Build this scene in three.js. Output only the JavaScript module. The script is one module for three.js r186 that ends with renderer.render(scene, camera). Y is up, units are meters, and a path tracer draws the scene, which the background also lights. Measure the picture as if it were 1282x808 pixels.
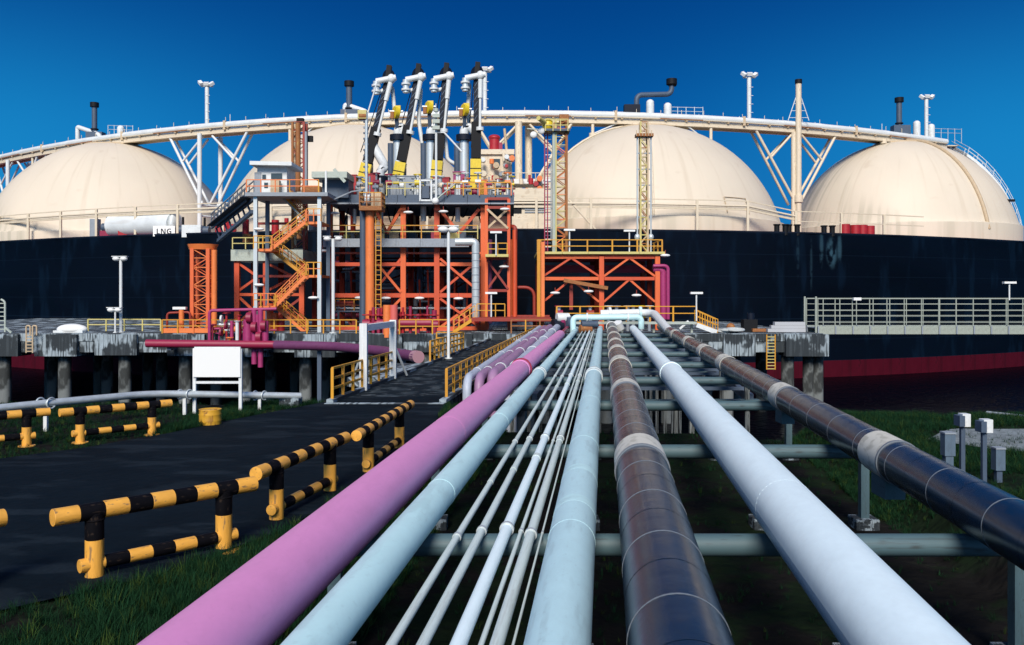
import * as THREE from 'three';
import { mergeGeometries } from 'three/addons/utils/BufferGeometryUtils.js';

// ---------------------------------------------------------------- camera, sky, sun, exposure
const scene = new THREE.Scene();
const FOCAL = 1100, STRETCH = FOCAL / 915;                    // focal length in photo pixels; depth stretch that goes with it
const camera = new THREE.PerspectiveCamera(2 * Math.atan(439 / FOCAL) * 180 / Math.PI, 1282 / 878, 0.1, 3000);
camera.setViewOffset(1282, 878, 0, 70, 1282, 808);
camera.position.set(0, 3.5, 0);
camera.lookAt(0, 3.5, -10);
const renderer = new THREE.WebGLRenderer({ antialias: true });
renderer.toneMapping = THREE.LinearToneMapping;
renderer.toneMappingExposure = 1.3;
renderer.shadowMap.enabled = true;

const SUN_AZ = -7 * Math.PI / 180, SUN_EL = 36 * Math.PI / 180;   // behind the camera, a touch to the left
const sunDir = new THREE.Vector3(Math.sin(SUN_AZ) * Math.cos(SUN_EL), Math.sin(SUN_EL), Math.cos(SUN_AZ) * Math.cos(SUN_EL));
const sun = new THREE.DirectionalLight(new THREE.Color(1, 0.89, 0.78), 3.6);
sun.position.copy(sunDir).multiplyScalar(260).add(new THREE.Vector3(0, 0, -70));
sun.target.position.set(0, 0, -70);
sun.castShadow = true; sun.shadow.radius = 38; sun.shadow.mapSize.set(4096, 4096);
Object.assign(sun.shadow.camera, { left: -150, right: 150, top: 120, bottom: -120, near: 1, far: 700 });
scene.add(sun, sun.target);
{
  const w = 512, h = 256, data = new Float32Array(w * h * 4);
  for (let j = 0; j < h; j++) for (let i = 0; i < w; i++) {
    const ph = ((i + 0.5) / w - 0.5) * 2 * Math.PI, th = ((j + 0.5) / h - 0.5) * Math.PI;
    const dx = Math.cos(th) * Math.cos(ph), dy = Math.sin(th), dz = Math.cos(th) * Math.sin(ph);
    const toSun = dx * sunDir.x + dy * sunDir.y + dz * sunDir.z;
    const el = Math.max(0, Math.asin(dy) * 180 / Math.PI);
    const sm = (p, q, v) => { const t = Math.min(1, Math.max(0, (v - p) / (q - p))); return t * t * (3 - 2 * t); };
    const mid = sm(22, 8, el), low = Math.exp(-el / 4), az = sm(0.03, 0.55, Math.abs(Math.atan2(dx, -dz)));   // deeper blue high up and straight ahead, paler low down and to the sides
    const glow = Math.pow(Math.max(0, toSun), 3), air = 1 / 1.3;
    const r = air * (0.0004 + 0.006 * az * mid + 0.02 * low) + 0.30 * glow, g = air * ((0.046 + 0.05 * mid) * (1 + az * (0.12 + 1.18 * mid)) + 0.08 * low) + 0.46 * glow, b = air * ((0.22 + 0.155 * mid) * (1 + az * (0.10 + 0.38 * mid)) + 0.1 * low) + 0.62 * glow;
    const k = 4 * (j * w + i); data[k] = r; data[k + 1] = g; data[k + 2] = b; data[k + 3] = 1;
  }
  const sky = new THREE.DataTexture(data, w, h, THREE.RGBAFormat, THREE.FloatType);
  sky.mapping = THREE.EquirectangularReflectionMapping; sky.magFilter = THREE.LinearFilter; sky.minFilter = THREE.LinearFilter; sky.needsUpdate = true;
  scene.background = sky; scene.environment = sky;
}

// ---------------------------------------------------------------- helpers
let seed = 12345;
const rnd = () => { seed = (seed * 1664525 + 1013904223) >>> 0; return seed / 4294967296; };
const rr = (a, b) => a + (b - a) * rnd();
const V3 = (x, y, z) => new THREE.Vector3(x, y, z);
const at = (px, py, d) => V3((px - 641) / 915 * d, 3.5 - (py - 369) / 915 * d, -d * STRETCH);   // survey point: photo pixel and distance
const pos = (x, y, d) => V3(x, y, -d * STRETCH);
const xOf = (px, d) => (px - 641) / 915 * d, yOf = (py, d) => 3.5 - (py - 369) / 915 * d;
const smooth = (a, b, x) => { const t = Math.min(1, Math.max(0, (x - a) / (b - a))); return t * t * (3 - 2 * t); };

function hash(x, y, s) { let h = Math.imul(x | 0, 374761393) ^ Math.imul(y | 0, 668265263) ^ Math.imul(s | 0, 974634777); h = Math.imul(h ^ (h >>> 13), 1274126177); return ((h ^ (h >>> 16)) >>> 0) / 4294967296; }
function vnoise(x, y, px, py, s) {                             // value noise with period px, py
  const xi = Math.floor(x), yi = Math.floor(y); let fx = x - xi, fy = y - yi; fx = fx * fx * (3 - 2 * fx); fy = fy * fy * (3 - 2 * fy);
  const m = (a, n) => ((a % n) + n) % n, h = (i, j) => hash(m(i, px), m(j, py), s);
  const a = h(xi, yi), b = h(xi + 1, yi), c = h(xi, yi + 1), d = h(xi + 1, yi + 1);
  return a + (b - a) * fx + (c - a) * fy + (a - b - c + d) * fx * fy;
}
function fbm(u, v, fx, fy, oct, s) { let a = 0, w = 0.5, t = 0; for (let o = 0; o < oct; o++) { a += w * vnoise(u * fx, v * fy, fx, fy, s + o); t += w; w *= 0.5; fx *= 2; fy *= 2; } return a / t; }
const toS = (c) => { c = Math.min(1, Math.max(0, c)); return 255 * (c <= 0.0031308 ? 12.92 * c : 1.055 * Math.pow(c, 1 / 2.4) - 0.055); };
function tex(w, h, fn, srgb = true) {                          // fn(u, v) -> [r, g, b] linear (srgb) or grey
  const data = new Uint8Array(w * h * 4);
  for (let j = 0; j < h; j++) for (let i = 0; i < w; i++) {
    const c = fn((i + 0.5) / w, (j + 0.5) / h), k = 4 * (j * w + i);
    if (srgb) { data[k] = toS(c[0]); data[k + 1] = toS(c[1]); data[k + 2] = toS(c[2]); } else data[k] = data[k + 1] = data[k + 2] = 255 * Math.min(1, Math.max(0, c));
    data[k + 3] = 255;
  }
  const t = new THREE.DataTexture(data, w, h); t.wrapS = t.wrapT = THREE.RepeatWrapping; t.magFilter = THREE.LinearFilter; t.minFilter = THREE.LinearMipmapLinearFilter; t.generateMipmaps = true;
  if (srgb) t.colorSpace = THREE.SRGBColorSpace; t.needsUpdate = true; return t;
}
const mix = (a, b, t) => a.map((v, i) => v + (b[i] - v) * t);
const C = (r, g, b) => new THREE.Color().setRGB(r, g, b);
const dull = (c, rough = 0.8, extra = {}) => new THREE.MeshPhysicalMaterial({ color: C(...c), roughness: rough, specularIntensity: 0.1, ...extra });
const std = (c, rough = 0.6, extra = {}) => new THREE.MeshStandardMaterial({ color: Array.isArray(c) ? C(...c) : c, roughness: rough, ...extra });

// textures
const paintWear = (base, rust, amt, s) => tex(128, 256, (u, v) => {           // painted steel with rust freckles and runs
  const n = fbm(u, v, 8, 8, 4, s), run = fbm(u, v, 24, 3, 3, s + 9), f = fbm(u, v, 32, 48, 2, s + 20);
  const k = smooth(0.60, 0.78, n * 0.6 + f * 0.4) * amt + smooth(0.6, 0.8, run) * amt * 0.6;
  return mix(base.map((c) => c * (0.82 + 0.36 * n)), rust, Math.min(1, k));
});
const grain = tex(256, 256, (u, v) => fbm(u, v, 32, 32, 4, 3), false);
const softBump = tex(256, 256, (u, v) => fbm(u, v, 8, 8, 5, 5), false);

const M = {};
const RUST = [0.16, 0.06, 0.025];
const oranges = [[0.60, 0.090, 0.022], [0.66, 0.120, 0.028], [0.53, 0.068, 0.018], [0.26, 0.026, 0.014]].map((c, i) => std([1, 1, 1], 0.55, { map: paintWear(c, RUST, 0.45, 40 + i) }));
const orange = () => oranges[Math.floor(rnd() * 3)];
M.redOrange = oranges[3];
M.brightOrange = std([1, 1, 1], 0.5, { map: paintWear([0.72, 0.19, 0.045], RUST, 0.45, 50) });
const yellows = [[0.62, 0.30, 0.015], [0.54, 0.25, 0.014]].map((c, i) => std([1, 1, 1], 0.5, { map: paintWear(c, RUST, 0.5, 60 + i) }));
const yellow = () => yellows[Math.floor(rnd() * 2)];
M.paleYellow = std([1, 1, 1], 0.55, { map: paintWear([0.52, 0.46, 0.16], RUST, 0.4, 65) });
M.white = std([1, 1, 1], 0.45, { map: paintWear([0.64, 0.68, 0.68], [0.3, 0.24, 0.17], 0.35, 70) });
M.cream = std([1, 1, 1], 0.55, { map: paintWear([0.64, 0.56, 0.42], [0.30, 0.19, 0.10], 0.5, 72) });
M.creamDark = std([1, 1, 1], 0.6, { map: paintWear([0.50, 0.39, 0.25], [0.24, 0.14, 0.07], 0.7, 73) });
M.grey = std([1, 1, 1], 0.6, { map: paintWear([0.25, 0.29, 0.33], [0.11, 0.09, 0.08], 0.5, 74) });
M.slate = std([1, 1, 1], 0.55, { map: paintWear([0.055, 0.085, 0.13], [0.05, 0.04, 0.035], 0.5, 75) });
M.black = dull([0.006, 0.007, 0.009], 0.6, { specularIntensity: 0.4 });
M.navy = dull([0.005, 0.009, 0.020], 0.55, { specularIntensity: 0.4 });
M.innerShadeRed = dull([1, 1, 1], 0.7, { map: paintWear([0.13, 0.016, 0.010], [0.05, 0.015, 0.01], 0.5, 88) });  // dark copy of the orange for rear members: shade inside the frames painted in
M.crimson = std([1, 1, 1], 0.5, { map: paintWear([0.26, 0.012, 0.05], [0.09, 0.02, 0.03], 0.5, 76) });
M.red = std([1, 1, 1], 0.5, { map: paintWear([0.36, 0.012, 0.02], [0.12, 0.02, 0.02], 0.4, 77) });
M.purple = std([1, 1, 1], 0.5, { map: paintWear([0.13, 0.035, 0.10], [0.07, 0.02, 0.045], 0.4, 78) });
M.magenta = std([1, 1, 1], 0.5, { map: paintWear([0.32, 0.03, 0.13], [0.12, 0.02, 0.05], 0.4, 79) });
M.rustSteel = std([1, 1, 1], 0.75, { map: paintWear([0.27, 0.10, 0.03], [0.42, 0.26, 0.07], 0.8, 80) });
M.yellowPaint = std([1, 1, 1], 0.45, { map: paintWear([0.66, 0.50, 0.02], [0.26, 0.16, 0.04], 0.4, 81) });
M.galv = std([1, 1, 1], 0.4, { metalness: 0.4, map: paintWear([0.56, 0.62, 0.63], [0.3, 0.29, 0.26], 0.4, 82) });
M.paleGreen = std([1, 1, 1], 0.5, { map: paintWear([0.38, 0.44, 0.39], [0.2, 0.17, 0.11], 0.5, 83) });
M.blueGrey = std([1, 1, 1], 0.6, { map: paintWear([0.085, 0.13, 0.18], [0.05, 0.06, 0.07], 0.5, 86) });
M.bridgePaint = std([1, 1, 1], 0.5, { map: paintWear([0.30, 0.34, 0.29], [0.15, 0.13, 0.1], 0.5, 87) });
M.glass = new THREE.MeshPhysicalMaterial({ color: C(0.05, 0.07, 0.08), roughness: 0.08 });
M.lampWhite = std([0.74, 0.76, 0.74], 0.35);
M.concrete = std([1, 1, 1], 0.9, { map: tex(256, 256, (u, v) => {
  const n = fbm(u, v, 6, 6, 5, 90), run = fbm(u, v, 40, 3, 4, 91), blot = smooth(0.42, 0.55, fbm(u, v, 4, 3, 4, 95));
  let c = [0.30, 0.37, 0.41].map((k) => k * (0.65 + 0.6 * n)); c = mix(c, [0.020, 0.028, 0.034], Math.min(1, smooth(0.44, 0.64, run) * 0.85 + blot * 0.95)); return c;
}), bumpMap: softBump, bumpScale: 0.02 });
M.pile = std([1, 1, 1], 0.9, { map: tex(128, 256, (u, v) => { const n = fbm(u, v, 8, 6, 4, 98), b = fbm(u, v, 5, 10, 4, 99); return mix([0.16, 0.18, 0.18], [0.03, 0.035, 0.035], smooth(0.4, 0.65, b)).map((k) => k * (0.6 + 0.8 * n)); }) });

const unitBox = new THREE.BoxGeometry(1, 1, 1), unitCyl = new THREE.CylinderGeometry(1, 1, 1, 14), unitCylFine = new THREE.CylinderGeometry(1, 1, 1, 28), unitBall = new THREE.SphereGeometry(1, 16, 10);
const used = new Map();
function numbered(n) { const k = used.get(n) || 0; used.set(n, k + 1); return k ? n + '_' + String(k).padStart(3, '0') : n; }
function finish(m) { m.castShadow = m.receiveShadow = true; return m; }
function thing(name, label, category, base, group) {
  const o = new THREE.Group(); o.name = numbered(name); o.position.copy(base); o.userData = { label, category }; if (group) o.userData.group = group; scene.add(o); return o;
}
const groupPart = (parent, name) => { const g = new THREE.Group(); g.name = name; parent.add(g); return g; };
function origin(parent) { const v = V3(0, 0, 0); for (let p = parent; p && p !== scene; p = p.parent) v.add(p.position); return v; }
function part(parent, name, geo, mat, p) { const m = finish(new THREE.Mesh(geo, mat)); m.name = name; if (p) m.position.copy(p).sub(origin(parent)); parent.add(m); return m; }
function worldPart(parent, name, geo, mat) { const o = origin(parent); geo.translate(-o.x, -o.y, -o.z); return part(parent, name, geo, mat); }   // geometry given in world coordinates
const X = V3(1, 0, 0), Y = V3(0, 1, 0), Z = V3(0, 0, 1), mat4 = new THREE.Matrix4();
function bar(parent, name, a, b, w, h, mat) {                  // square section member from a to b
  const m = part(parent, name, unitBox, mat, V3().addVectors(a, b).multiplyScalar(0.5));
  const z = V3().subVectors(b, a), len = z.length(); z.normalize();
  const x = V3().crossVectors(Math.abs(z.y) > 0.99 ? Z : Y, z).normalize(), y = V3().crossVectors(z, x);
  m.quaternion.setFromRotationMatrix(mat4.makeBasis(x, y, z)); m.scale.set(w, h, len); return m;
}
function rod(parent, name, a, b, r, mat, fine) {               // round member from a to b
  const m = part(parent, name, fine ? unitCylFine : unitCyl, mat, V3().addVectors(a, b).multiplyScalar(0.5));
  const y = V3().subVectors(b, a), len = y.length(); m.quaternion.setFromUnitVectors(Y, y.normalize()); m.scale.set(r, len, r); return m;
}
function box(parent, name, c, sx, sy, sz, mat) { const m = part(parent, name, unitBox, mat, c); m.scale.set(sx, sy, sz); return m; }
function ball(parent, name, c, sx, sy, sz, mat) { const m = part(parent, name, unitBall, mat, c); m.scale.set(sx, sy, sz); return m; }
function tube(parent, name, pts, r, mat, { seg = 10, bend = 0, radial = 14 } = {}) {   // pipe along a polyline with rounded bends
  const path = new THREE.CurvePath();
  let prev = pts[0];
  for (let i = 1; i < pts.length; i++) {
    if (i < pts.length - 1 && bend) {
      const a = V3().subVectors(pts[i - 1], pts[i]).normalize().multiplyScalar(bend).add(pts[i]), b = V3().subVectors(pts[i + 1], pts[i]).normalize().multiplyScalar(bend).add(pts[i]);
      path.add(new THREE.LineCurve3(prev, a)); path.add(new THREE.QuadraticBezierCurve3(a, pts[i], b)); prev = b;
    } else { path.add(new THREE.LineCurve3(prev, pts[i])); prev = pts[i]; }
  }
  const sample = []; for (const c of path.curves) { const n = c.isLineCurve3 ? 1 : seg; for (let k = 0; k < n; k++) sample.push(c.getPoint(k / n)); } sample.push(prev);
  const curve = new THREE.CurvePath(); for (let i = 1; i < sample.length; i++) curve.add(new THREE.LineCurve3(sample[i - 1], sample[i]));
  // rings by hand, so that long straight runs stay cheap and lengths stay even
  const P = [], U = [], I = []; let up = V3(0, 1, 0), len = 0;
  for (let i = 0; i < sample.length; i++) {
    const t = V3(); if (i > 0) t.add(V3().subVectors(sample[i], sample[i - 1]).normalize()); if (i < sample.length - 1) t.add(V3().subVectors(sample[i + 1], sample[i]).normalize()); t.normalize();
    if (Math.abs(t.dot(up)) > 0.95) up = Math.abs(t.y) > 0.9 ? V3(0, 0, 1) : V3(0, 1, 0);
    const s = V3().crossVectors(up, t).normalize(), n = V3().crossVectors(t, s); up = n.clone();
    if (i) len += sample[i].distanceTo(sample[i - 1]);
    for (let k = 0; k <= radial; k++) { const a = 2 * Math.PI * k / radial; const q = sample[i].clone().addScaledVector(s, Math.cos(a) * r).addScaledVector(n, Math.sin(a) * r); P.push(q.x, q.y, q.z); U.push(k / radial * Math.max(1, Math.round(2 * Math.PI * r)), len); }
  }
  const w = radial + 1; for (let i = 0; i < sample.length - 1; i++) for (let k = 0; k < radial; k++) { const a = i * w + k; I.push(a, a + w, a + 1, a + 1, a + w, a + w + 1); }
  for (const [i0, flip] of [[0, 1], [sample.length - 1, 0]]) { const c = P.length / 3; P.push(sample[i0].x, sample[i0].y, sample[i0].z); U.push(0, 0); for (let k = 0; k < radial; k++) { const a = i0 * w + k; flip ? I.push(c, a, a + 1) : I.push(c, a + 1, a); } }
  const g = new THREE.BufferGeometry(); g.setAttribute('position', new THREE.Float32BufferAttribute(P, 3)); g.setAttribute('uv', new THREE.Float32BufferAttribute(U, 2)); g.setIndex(I); g.computeVertexNormals();
  return worldPart(parent, name, g, mat);
}
// railing along a polyline of floor points: a part with posts and rails as its own pieces
function railing(parent, pts, height, step, mats, { rails = [1, 0.55], r = 0.035, post = 0.04, asThing = false, kick = false } = {}) {
  const g = asThing ? parent : groupPart(parent, 'railing'); const pick = () => (typeof mats === 'function' ? mats() : mats);
  for (let i = 1; i < pts.length; i++) {
    const a = pts[i - 1], b = pts[i], n = Math.max(1, Math.round(a.distanceTo(b) / step));
    for (let k = i === 1 ? 0 : 1; k <= n; k++) { const q = a.clone().lerp(b, k / n); bar(g, 'post', q, q.clone().add(V3(0, height, 0)), post * 2, post * 2, pick()); }
    for (const f of rails) bar(g, 'rail', a.clone().add(V3(0, height * f, 0)), b.clone().add(V3(0, height * f, 0)), r * 2, r * 2, pick());
    if (kick) bar(g, 'kick_plate', a.clone().add(V3(0, 0.08, 0)), b.clone().add(V3(0, 0.08, 0)), 0.02, 0.15, pick());
  }
  return g;
}
// ---------------------------------------------------------------- ground, road, water
const SHORE = 22.5;
let roadEdge = [];
const trench = (x, d) => { const x0 = x - 0.127 * d; return smooth(-3.9, -3.1, x0) * (1 - smooth(5.4, 6.4, x0)); };
function groundY(x, d) {
  let y = -0.02 + (fbm(x * 0.05 + 7, d * 0.05 + 7, 4, 4, 4, 21) - 0.5) * 0.16 * (x > -2.5 ? 1 : 0.25);
  y -= 0.75 * trench(x, d);
  y += 0.2 * smooth(7.5, 10.5, x) * smooth(13, 19, d) * (1 - smooth(19, 22, d)) * (0.6 + 0.8 * fbm(x * 0.03 + 3, d * 0.03 + 3, 8, 8, 3, 26));
  const shore = SHORE + (x < -2 ? 1.2 : 0) - 1.6 * smooth(5, 8, x) + (fbm(x * 0.02 + 5, 0.3, 16, 4, 3, 22) - 0.5) * 1.6;
  const fall = Math.max(0, d - shore); y -= Math.min(9.5, fall * 0.95);
  if (d < -30 || Math.abs(x) > 70) y = Math.min(y, -0.02);
  return y;
}
M.ground = dull([1, 1, 1], 0.95, { map: tex(512, 512, (u, v) => {
  const n = fbm(u, v, 10, 10, 6, 30), g = smooth(0.42, 0.6, fbm(u, v, 6, 6, 5, 31));
  return mix([0.010, 0.0095, 0.009], [0.009, 0.017, 0.008], g).map((c) => c * (0.4 + n));
}), bumpMap: grain, bumpScale: 0.06 });
{
  const xs = [], ds = [];
  for (let x = -900; x < -60; x += 120) xs.push(x); for (let x = -60; x < -20; x += 2) xs.push(x); for (let x = -20; x < 24; x += 0.28) xs.push(x); for (let x = 24; x < 60; x += 2) xs.push(x); for (let x = 60; x <= 900; x += 120) xs.push(x);
  for (let d = -700; d < -20; d += 85) ds.push(d); for (let d = -20; d < 4; d += 2) ds.push(d); for (let d = 4; d < 36; d += 0.28) ds.push(d); for (let d = 36; d <= 48; d += 4) ds.push(d);
  const P = [], U = [], I = [];
  for (const d of ds) for (const x of xs) { P.push(x, groundY(x, d), -d * STRETCH); U.push(x / 5, d * STRETCH / 5); }
  for (let j = 0; j < ds.length - 1; j++) for (let i = 0; i < xs.length - 1; i++) { const a = j * xs.length + i, b = a + xs.length; I.push(a, a + 1, b, b, a + 1, b + 1); }
  const g = new THREE.BufferGeometry(); g.setAttribute('position', new THREE.Float32BufferAttribute(P, 3)); g.setAttribute('uv', new THREE.Float32BufferAttribute(U, 2)); g.setIndex(I); g.computeVertexNormals();
  const m = finish(new THREE.Mesh(g, M.ground)); m.name = 'ground'; m.userData = { kind: 'structure', label: 'dark soil and rough grass bank under the pipes', category: 'ground' }; scene.add(m);
}
{
  M.asphalt = dull([1, 1, 1], 0.85, { map: tex(1024, 1024, (u, v) => {
    const n = fbm(u, v, 8, 8, 6, 33), f = fbm(u, v, 128, 128, 2, 34), w = smooth(0.52, 0.68, fbm(u, v, 5, 14, 5, 35));
    return mix([0.0036, 0.0078, 0.0125], [0.020, 0.030, 0.040], w * 0.35).map((c) => c * (0.55 + 0.5 * n + 0.45 * f));
  }), bumpMap: grain, bumpScale: 0.012 });
  const onGround = (px, py) => { const d = 3202.5 / (py - 369); return [xOf(px, d), d]; };
  const edge = [[-70, 20], [-30, 13.6], onGround(-160, 592), onGround(0, 576), onGround(100, 563), onGround(210, 544), onGround(300, 525), onGround(404, 505), [-5.75, 24.6], [-1.95, 25], onGround(560, 508), onGround(533, 545), onGround(505, 582), onGround(440, 617), onGround(350, 668), onGround(200, 722), onGround(0, 768), [-12, 6.2], [-30, 3], [-70, 2]];
  roadEdge = edge;
  const s = new THREE.Shape(edge.map(([x, d]) => new THREE.Vector2(x, d * STRETCH)));
  const g = new THREE.ShapeGeometry(s); g.rotateX(-Math.PI / 2); g.translate(0, 0.03, 0);
  const p = g.attributes.position, uv = g.attributes.uv; for (let i = 0; i < p.count; i++) uv.setXY(i, p.getX(i) / 6, p.getZ(i) / 6);
  const m = finish(new THREE.Mesh(g, M.asphalt)); m.name = 'road'; m.userData = { kind: 'structure', label: 'dark blue grey asphalt road curving onto the trestle', category: 'road' }; scene.add(m);
}
{
  const g = new THREE.PlaneGeometry(2400, 1500, 1, 1); g.rotateX(-Math.PI / 2);
  const uv = g.attributes.uv; for (let i = 0; i < uv.count; i++) uv.setXY(i, uv.getX(i) * 300, uv.getY(i) * 190);
  M.water = dull([0.0006, 0.0012, 0.003], 0.34, { bumpMap: tex(256, 256, (u, v) => 0.6 * fbm(u, v, 8, 8, 4, 37) + 0.4 * fbm(u, v, 24, 24, 2, 38), false), bumpScale: 0.25 });
  const m = finish(new THREE.Mesh(g, M.water)); m.position.set(0, -6.5, -700); m.name = 'water'; m.userData = { kind: 'structure', label: 'dark harbour water below the jetty', category: 'water' }; scene.add(m);
}

// ---------------------------------------------------------------- the ship
const DECK = 10.86, centre = (x) => 120.8 + 0.0045 * x * x;
const beam = (x) => { const t = Math.max(0, Math.abs(x) - 84) / 44; return 21 * Math.sqrt(Math.max(0, 1 - t * t)); };
const side = (x) => centre(x) - beam(x);
const onShip = (px, py, back = 0) => {                          // a point on the line of sight, back metres behind the ship's near side
  let z = 100; for (let i = 0; i < 30; i++) z = side((px - 641) / FOCAL * z) + back;
  return V3((px - 641) / FOCAL * z, 3.5 - (py - 369) / FOCAL * z, -z);
};
const ship = thing('gas_carrier_ship', 'huge black hulled gas carrier with four cream domes moored behind the jetty', 'ship', V3(0, -6.5, -120));
{
  const hullTex = tex(2048, 256, (u, v) => {
    const n = fbm(u, v, 32, 6, 5, 110), run = fbm(u, v, 256, 3, 4, 111), plate = fbm(u, v, 24, 2, 2, 118);
    let c = [0.0009, 0.0029, 0.0075].map((k) => k * (0.45 + 0.5 * n + 0.7 * plate));
    c = mix(c, [0.003, 0.011, 0.025], smooth(0.54, 0.80, run) * 0.5);
    const row = Math.abs(((v * 15.06 / 2.5) % 1) - 0.5); if (row > 0.488) c = mix(c, [0.005, 0.013, 0.026], 0.5);      // plate laps
    const col = Math.abs(((u * 256 / 11) % 1) - 0.5); if (col > 0.4975) c = mix(c, [0.003, 0.009, 0.018], 0.4);
    for (const [sx, sy, wx, wy, k] of [[38.8, 8.6, 0.8, 1.9, 0.8], [39.9, 9.2, 0.35, 2.0, 0.6], [37.4, 9.2, 0.3, 2.4, 0.5], [36.0, 7.2, 0.2, 3.2, 0.25], [34.2, 8.2, 0.25, 2.6, 0.2]]) {   // scuffed paint by the mooring bitts
      const x = (u - 0.5) * 256 - sx, y = v * 15.06 - 4.2 - sy + 0.2 * x; const q = (x / wx) ** 2 + (y / wy) ** 2;
      c = mix(c, [0.035, 0.085, 0.12], k * smooth(1.3, 0.0, q) * smooth(0.35, 0.62, fbm(u, v, 700, 20, 3, 112) + 0.08));
    }
    return c;
  });
  M.hull = dull([1, 1, 1], 0.6, { map: hullTex }); M.hullRed = dull([1, 1, 1], 0.6, { map: paintWear([0.056, 0.004, 0.011], [0.02, 0.004, 0.007], 0.6, 113) });
  const sheet = (name, yLow, yHigh, sgn, mat) => {
    const P = [], U = [], I = [], n = 128;
    for (let i = 0; i <= n; i++) { const x = -128 + 256 * i / n; const inn = 1.0; for (let j = 0; j < 2; j++) { P.push(x * inn, j ? yHigh : yLow, -(centre(x) - sgn * beam(x))); U.push(name === 'hull_bottom' ? x / 6 : i / n, name === 'hull_bottom' ? j * 0.4 : j); } }
    for (let i = 0; i < n; i++) { const a = i * 2; sgn > 0 ? I.push(a, a + 2, a + 1, a + 1, a + 2, a + 3) : I.push(a, a + 1, a + 2, a + 1, a + 3, a + 2); }
    const g = new THREE.BufferGeometry(); g.setAttribute('position', new THREE.Float32BufferAttribute(P, 3)); g.setAttribute('uv', new THREE.Float32BufferAttribute(U, 2)); g.setIndex(I); g.computeVertexNormals(); return g;
  };
  worldPart(ship, 'hull_side', mergeGeometries([sheet('hull_side', -4.5, DECK, 1), sheet('hull_side', -4.5, DECK, -1)]), M.hull);
  const red = worldPart(ship, 'hull_bottom', mergeGeometries([sheet('hull_bottom', -11, -4.5, 1), sheet('hull_bottom', -11, -4.5, -1)]), M.hullRed); red.userData.label = 'red antifouling paint band at the waterline';
  { // deck
    const P = [], U = [], I = [], n = 128; for (let i = 0; i <= n; i++) { const x = -128 + 256 * i / n; for (const s of [1, -1]) { P.push(x, DECK - 0.25, -(centre(x) - s * beam(x))); U.push(x / 8, s * beam(x) / 8); } }
    for (let i = 0; i < n; i++) { const a = i * 2; I.push(a, a + 2, a + 1, a + 1, a + 2, a + 3); }
    const g = new THREE.BufferGeometry(); g.setAttribute('position', new THREE.Float32BufferAttribute(P, 3)); g.setAttribute('uv', new THREE.Float32BufferAttribute(U, 2)); g.setIndex(I); g.computeVertexNormals(); worldPart(ship, 'main_deck', g, M.crimson);
  }
  // gunwale bar along the near edge
  for (let x = -96; x < 96; x += 12) bar(ship, 'gunwale', V3(x, DECK + 0.06, -side(x) - 0.05), V3(x + 12, DECK + 0.06, -side(x + 12) - 0.05), 0.4, 0.16, M.navy);
}
// tank domes
const domeTex = tex(1024, 256, (u, v) => {
  const n = fbm(u, v, 16, 4, 5, 120), run = fbm(u, v, 128, 2, 4, 121), fine = fbm(u, v, 256, 6, 3, 122), blot = fbm(u, v, 32, 12, 4, 123);
  let c = [0.635, 0.56, 0.44].map((k) => k * (0.93 + 0.12 * n));
  c = mix(c, [0.43, 0.345, 0.235], smooth(0.54, 0.86, run * 0.6 + fine * 0.4) * 0.36);
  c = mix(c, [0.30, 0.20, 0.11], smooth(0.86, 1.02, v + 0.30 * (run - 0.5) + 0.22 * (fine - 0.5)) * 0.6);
  c = mix(c, [0.33, 0.23, 0.13], smooth(0.70, 0.86, blot) * 0.18);
  const grime = smooth(0.48, 0.66, fbm(u, v, 10, 2, 3, 126)), drip = smooth(0.40, 0.72, fbm(u, v, 220, 3, 4, 127)); c = mix(c, [0.40, 0.37, 0.275], grime * (0.18 + 0.5 * drip));   // weathered runs, strongest in patches
  const seam = Math.abs(((u * 48) % 1) - 0.5); if (seam > 0.482) c = c.map((k) => k * 0.985);
  return c;
});
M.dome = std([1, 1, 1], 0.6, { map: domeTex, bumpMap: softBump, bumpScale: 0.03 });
const domes = [[142, 341, 161, 0.955], [448, 330, 171, 0.985], [808, 330, 171, 0.985], [1126, 327, 149, 0.93]].map(([px, py, rp, sq]) => {
  let z = 125; for (let i = 0; i < 30; i++) z = centre((px - 641) / FOCAL * z);
  const R = rp / FOCAL * z, c = V3((px - 641) / FOCAL * z, 3.5 + (369 - py) / FOCAL * z, -z);
  const prof = [[R * 0.965 + 0.5, DECK - 0.5 - c.y], [R * 0.965 + 0.5, R * 0.26 - 0.02], [R * 0.965 + 0.15, R * 0.26 + 0.12]];
  for (let k = 0; k <= 22; k++) { const a = (15.6 + (90 - 15.6) * k / 22) * Math.PI / 180; prof.push([Math.max(0.001, R * Math.cos(a)), R * Math.sin(a)]); }
  const g = new THREE.LatheGeometry(prof.map(([r, y]) => new THREE.Vector2(r, y)), 96);
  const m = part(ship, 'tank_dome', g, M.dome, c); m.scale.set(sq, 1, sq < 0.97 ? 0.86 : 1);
  return { c, R, sq, m, zq: sq < 0.97 ? 0.86 : 1 };
});
const onDome = (D, az, el, off = 0) => V3(D.c.x + Math.sin(az) * Math.cos(el) * (D.R + off) * D.sq, D.c.y + Math.sin(el) * (D.R + off), D.c.z + Math.cos(az) * Math.cos(el) * (D.R + off) * D.zq);
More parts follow.
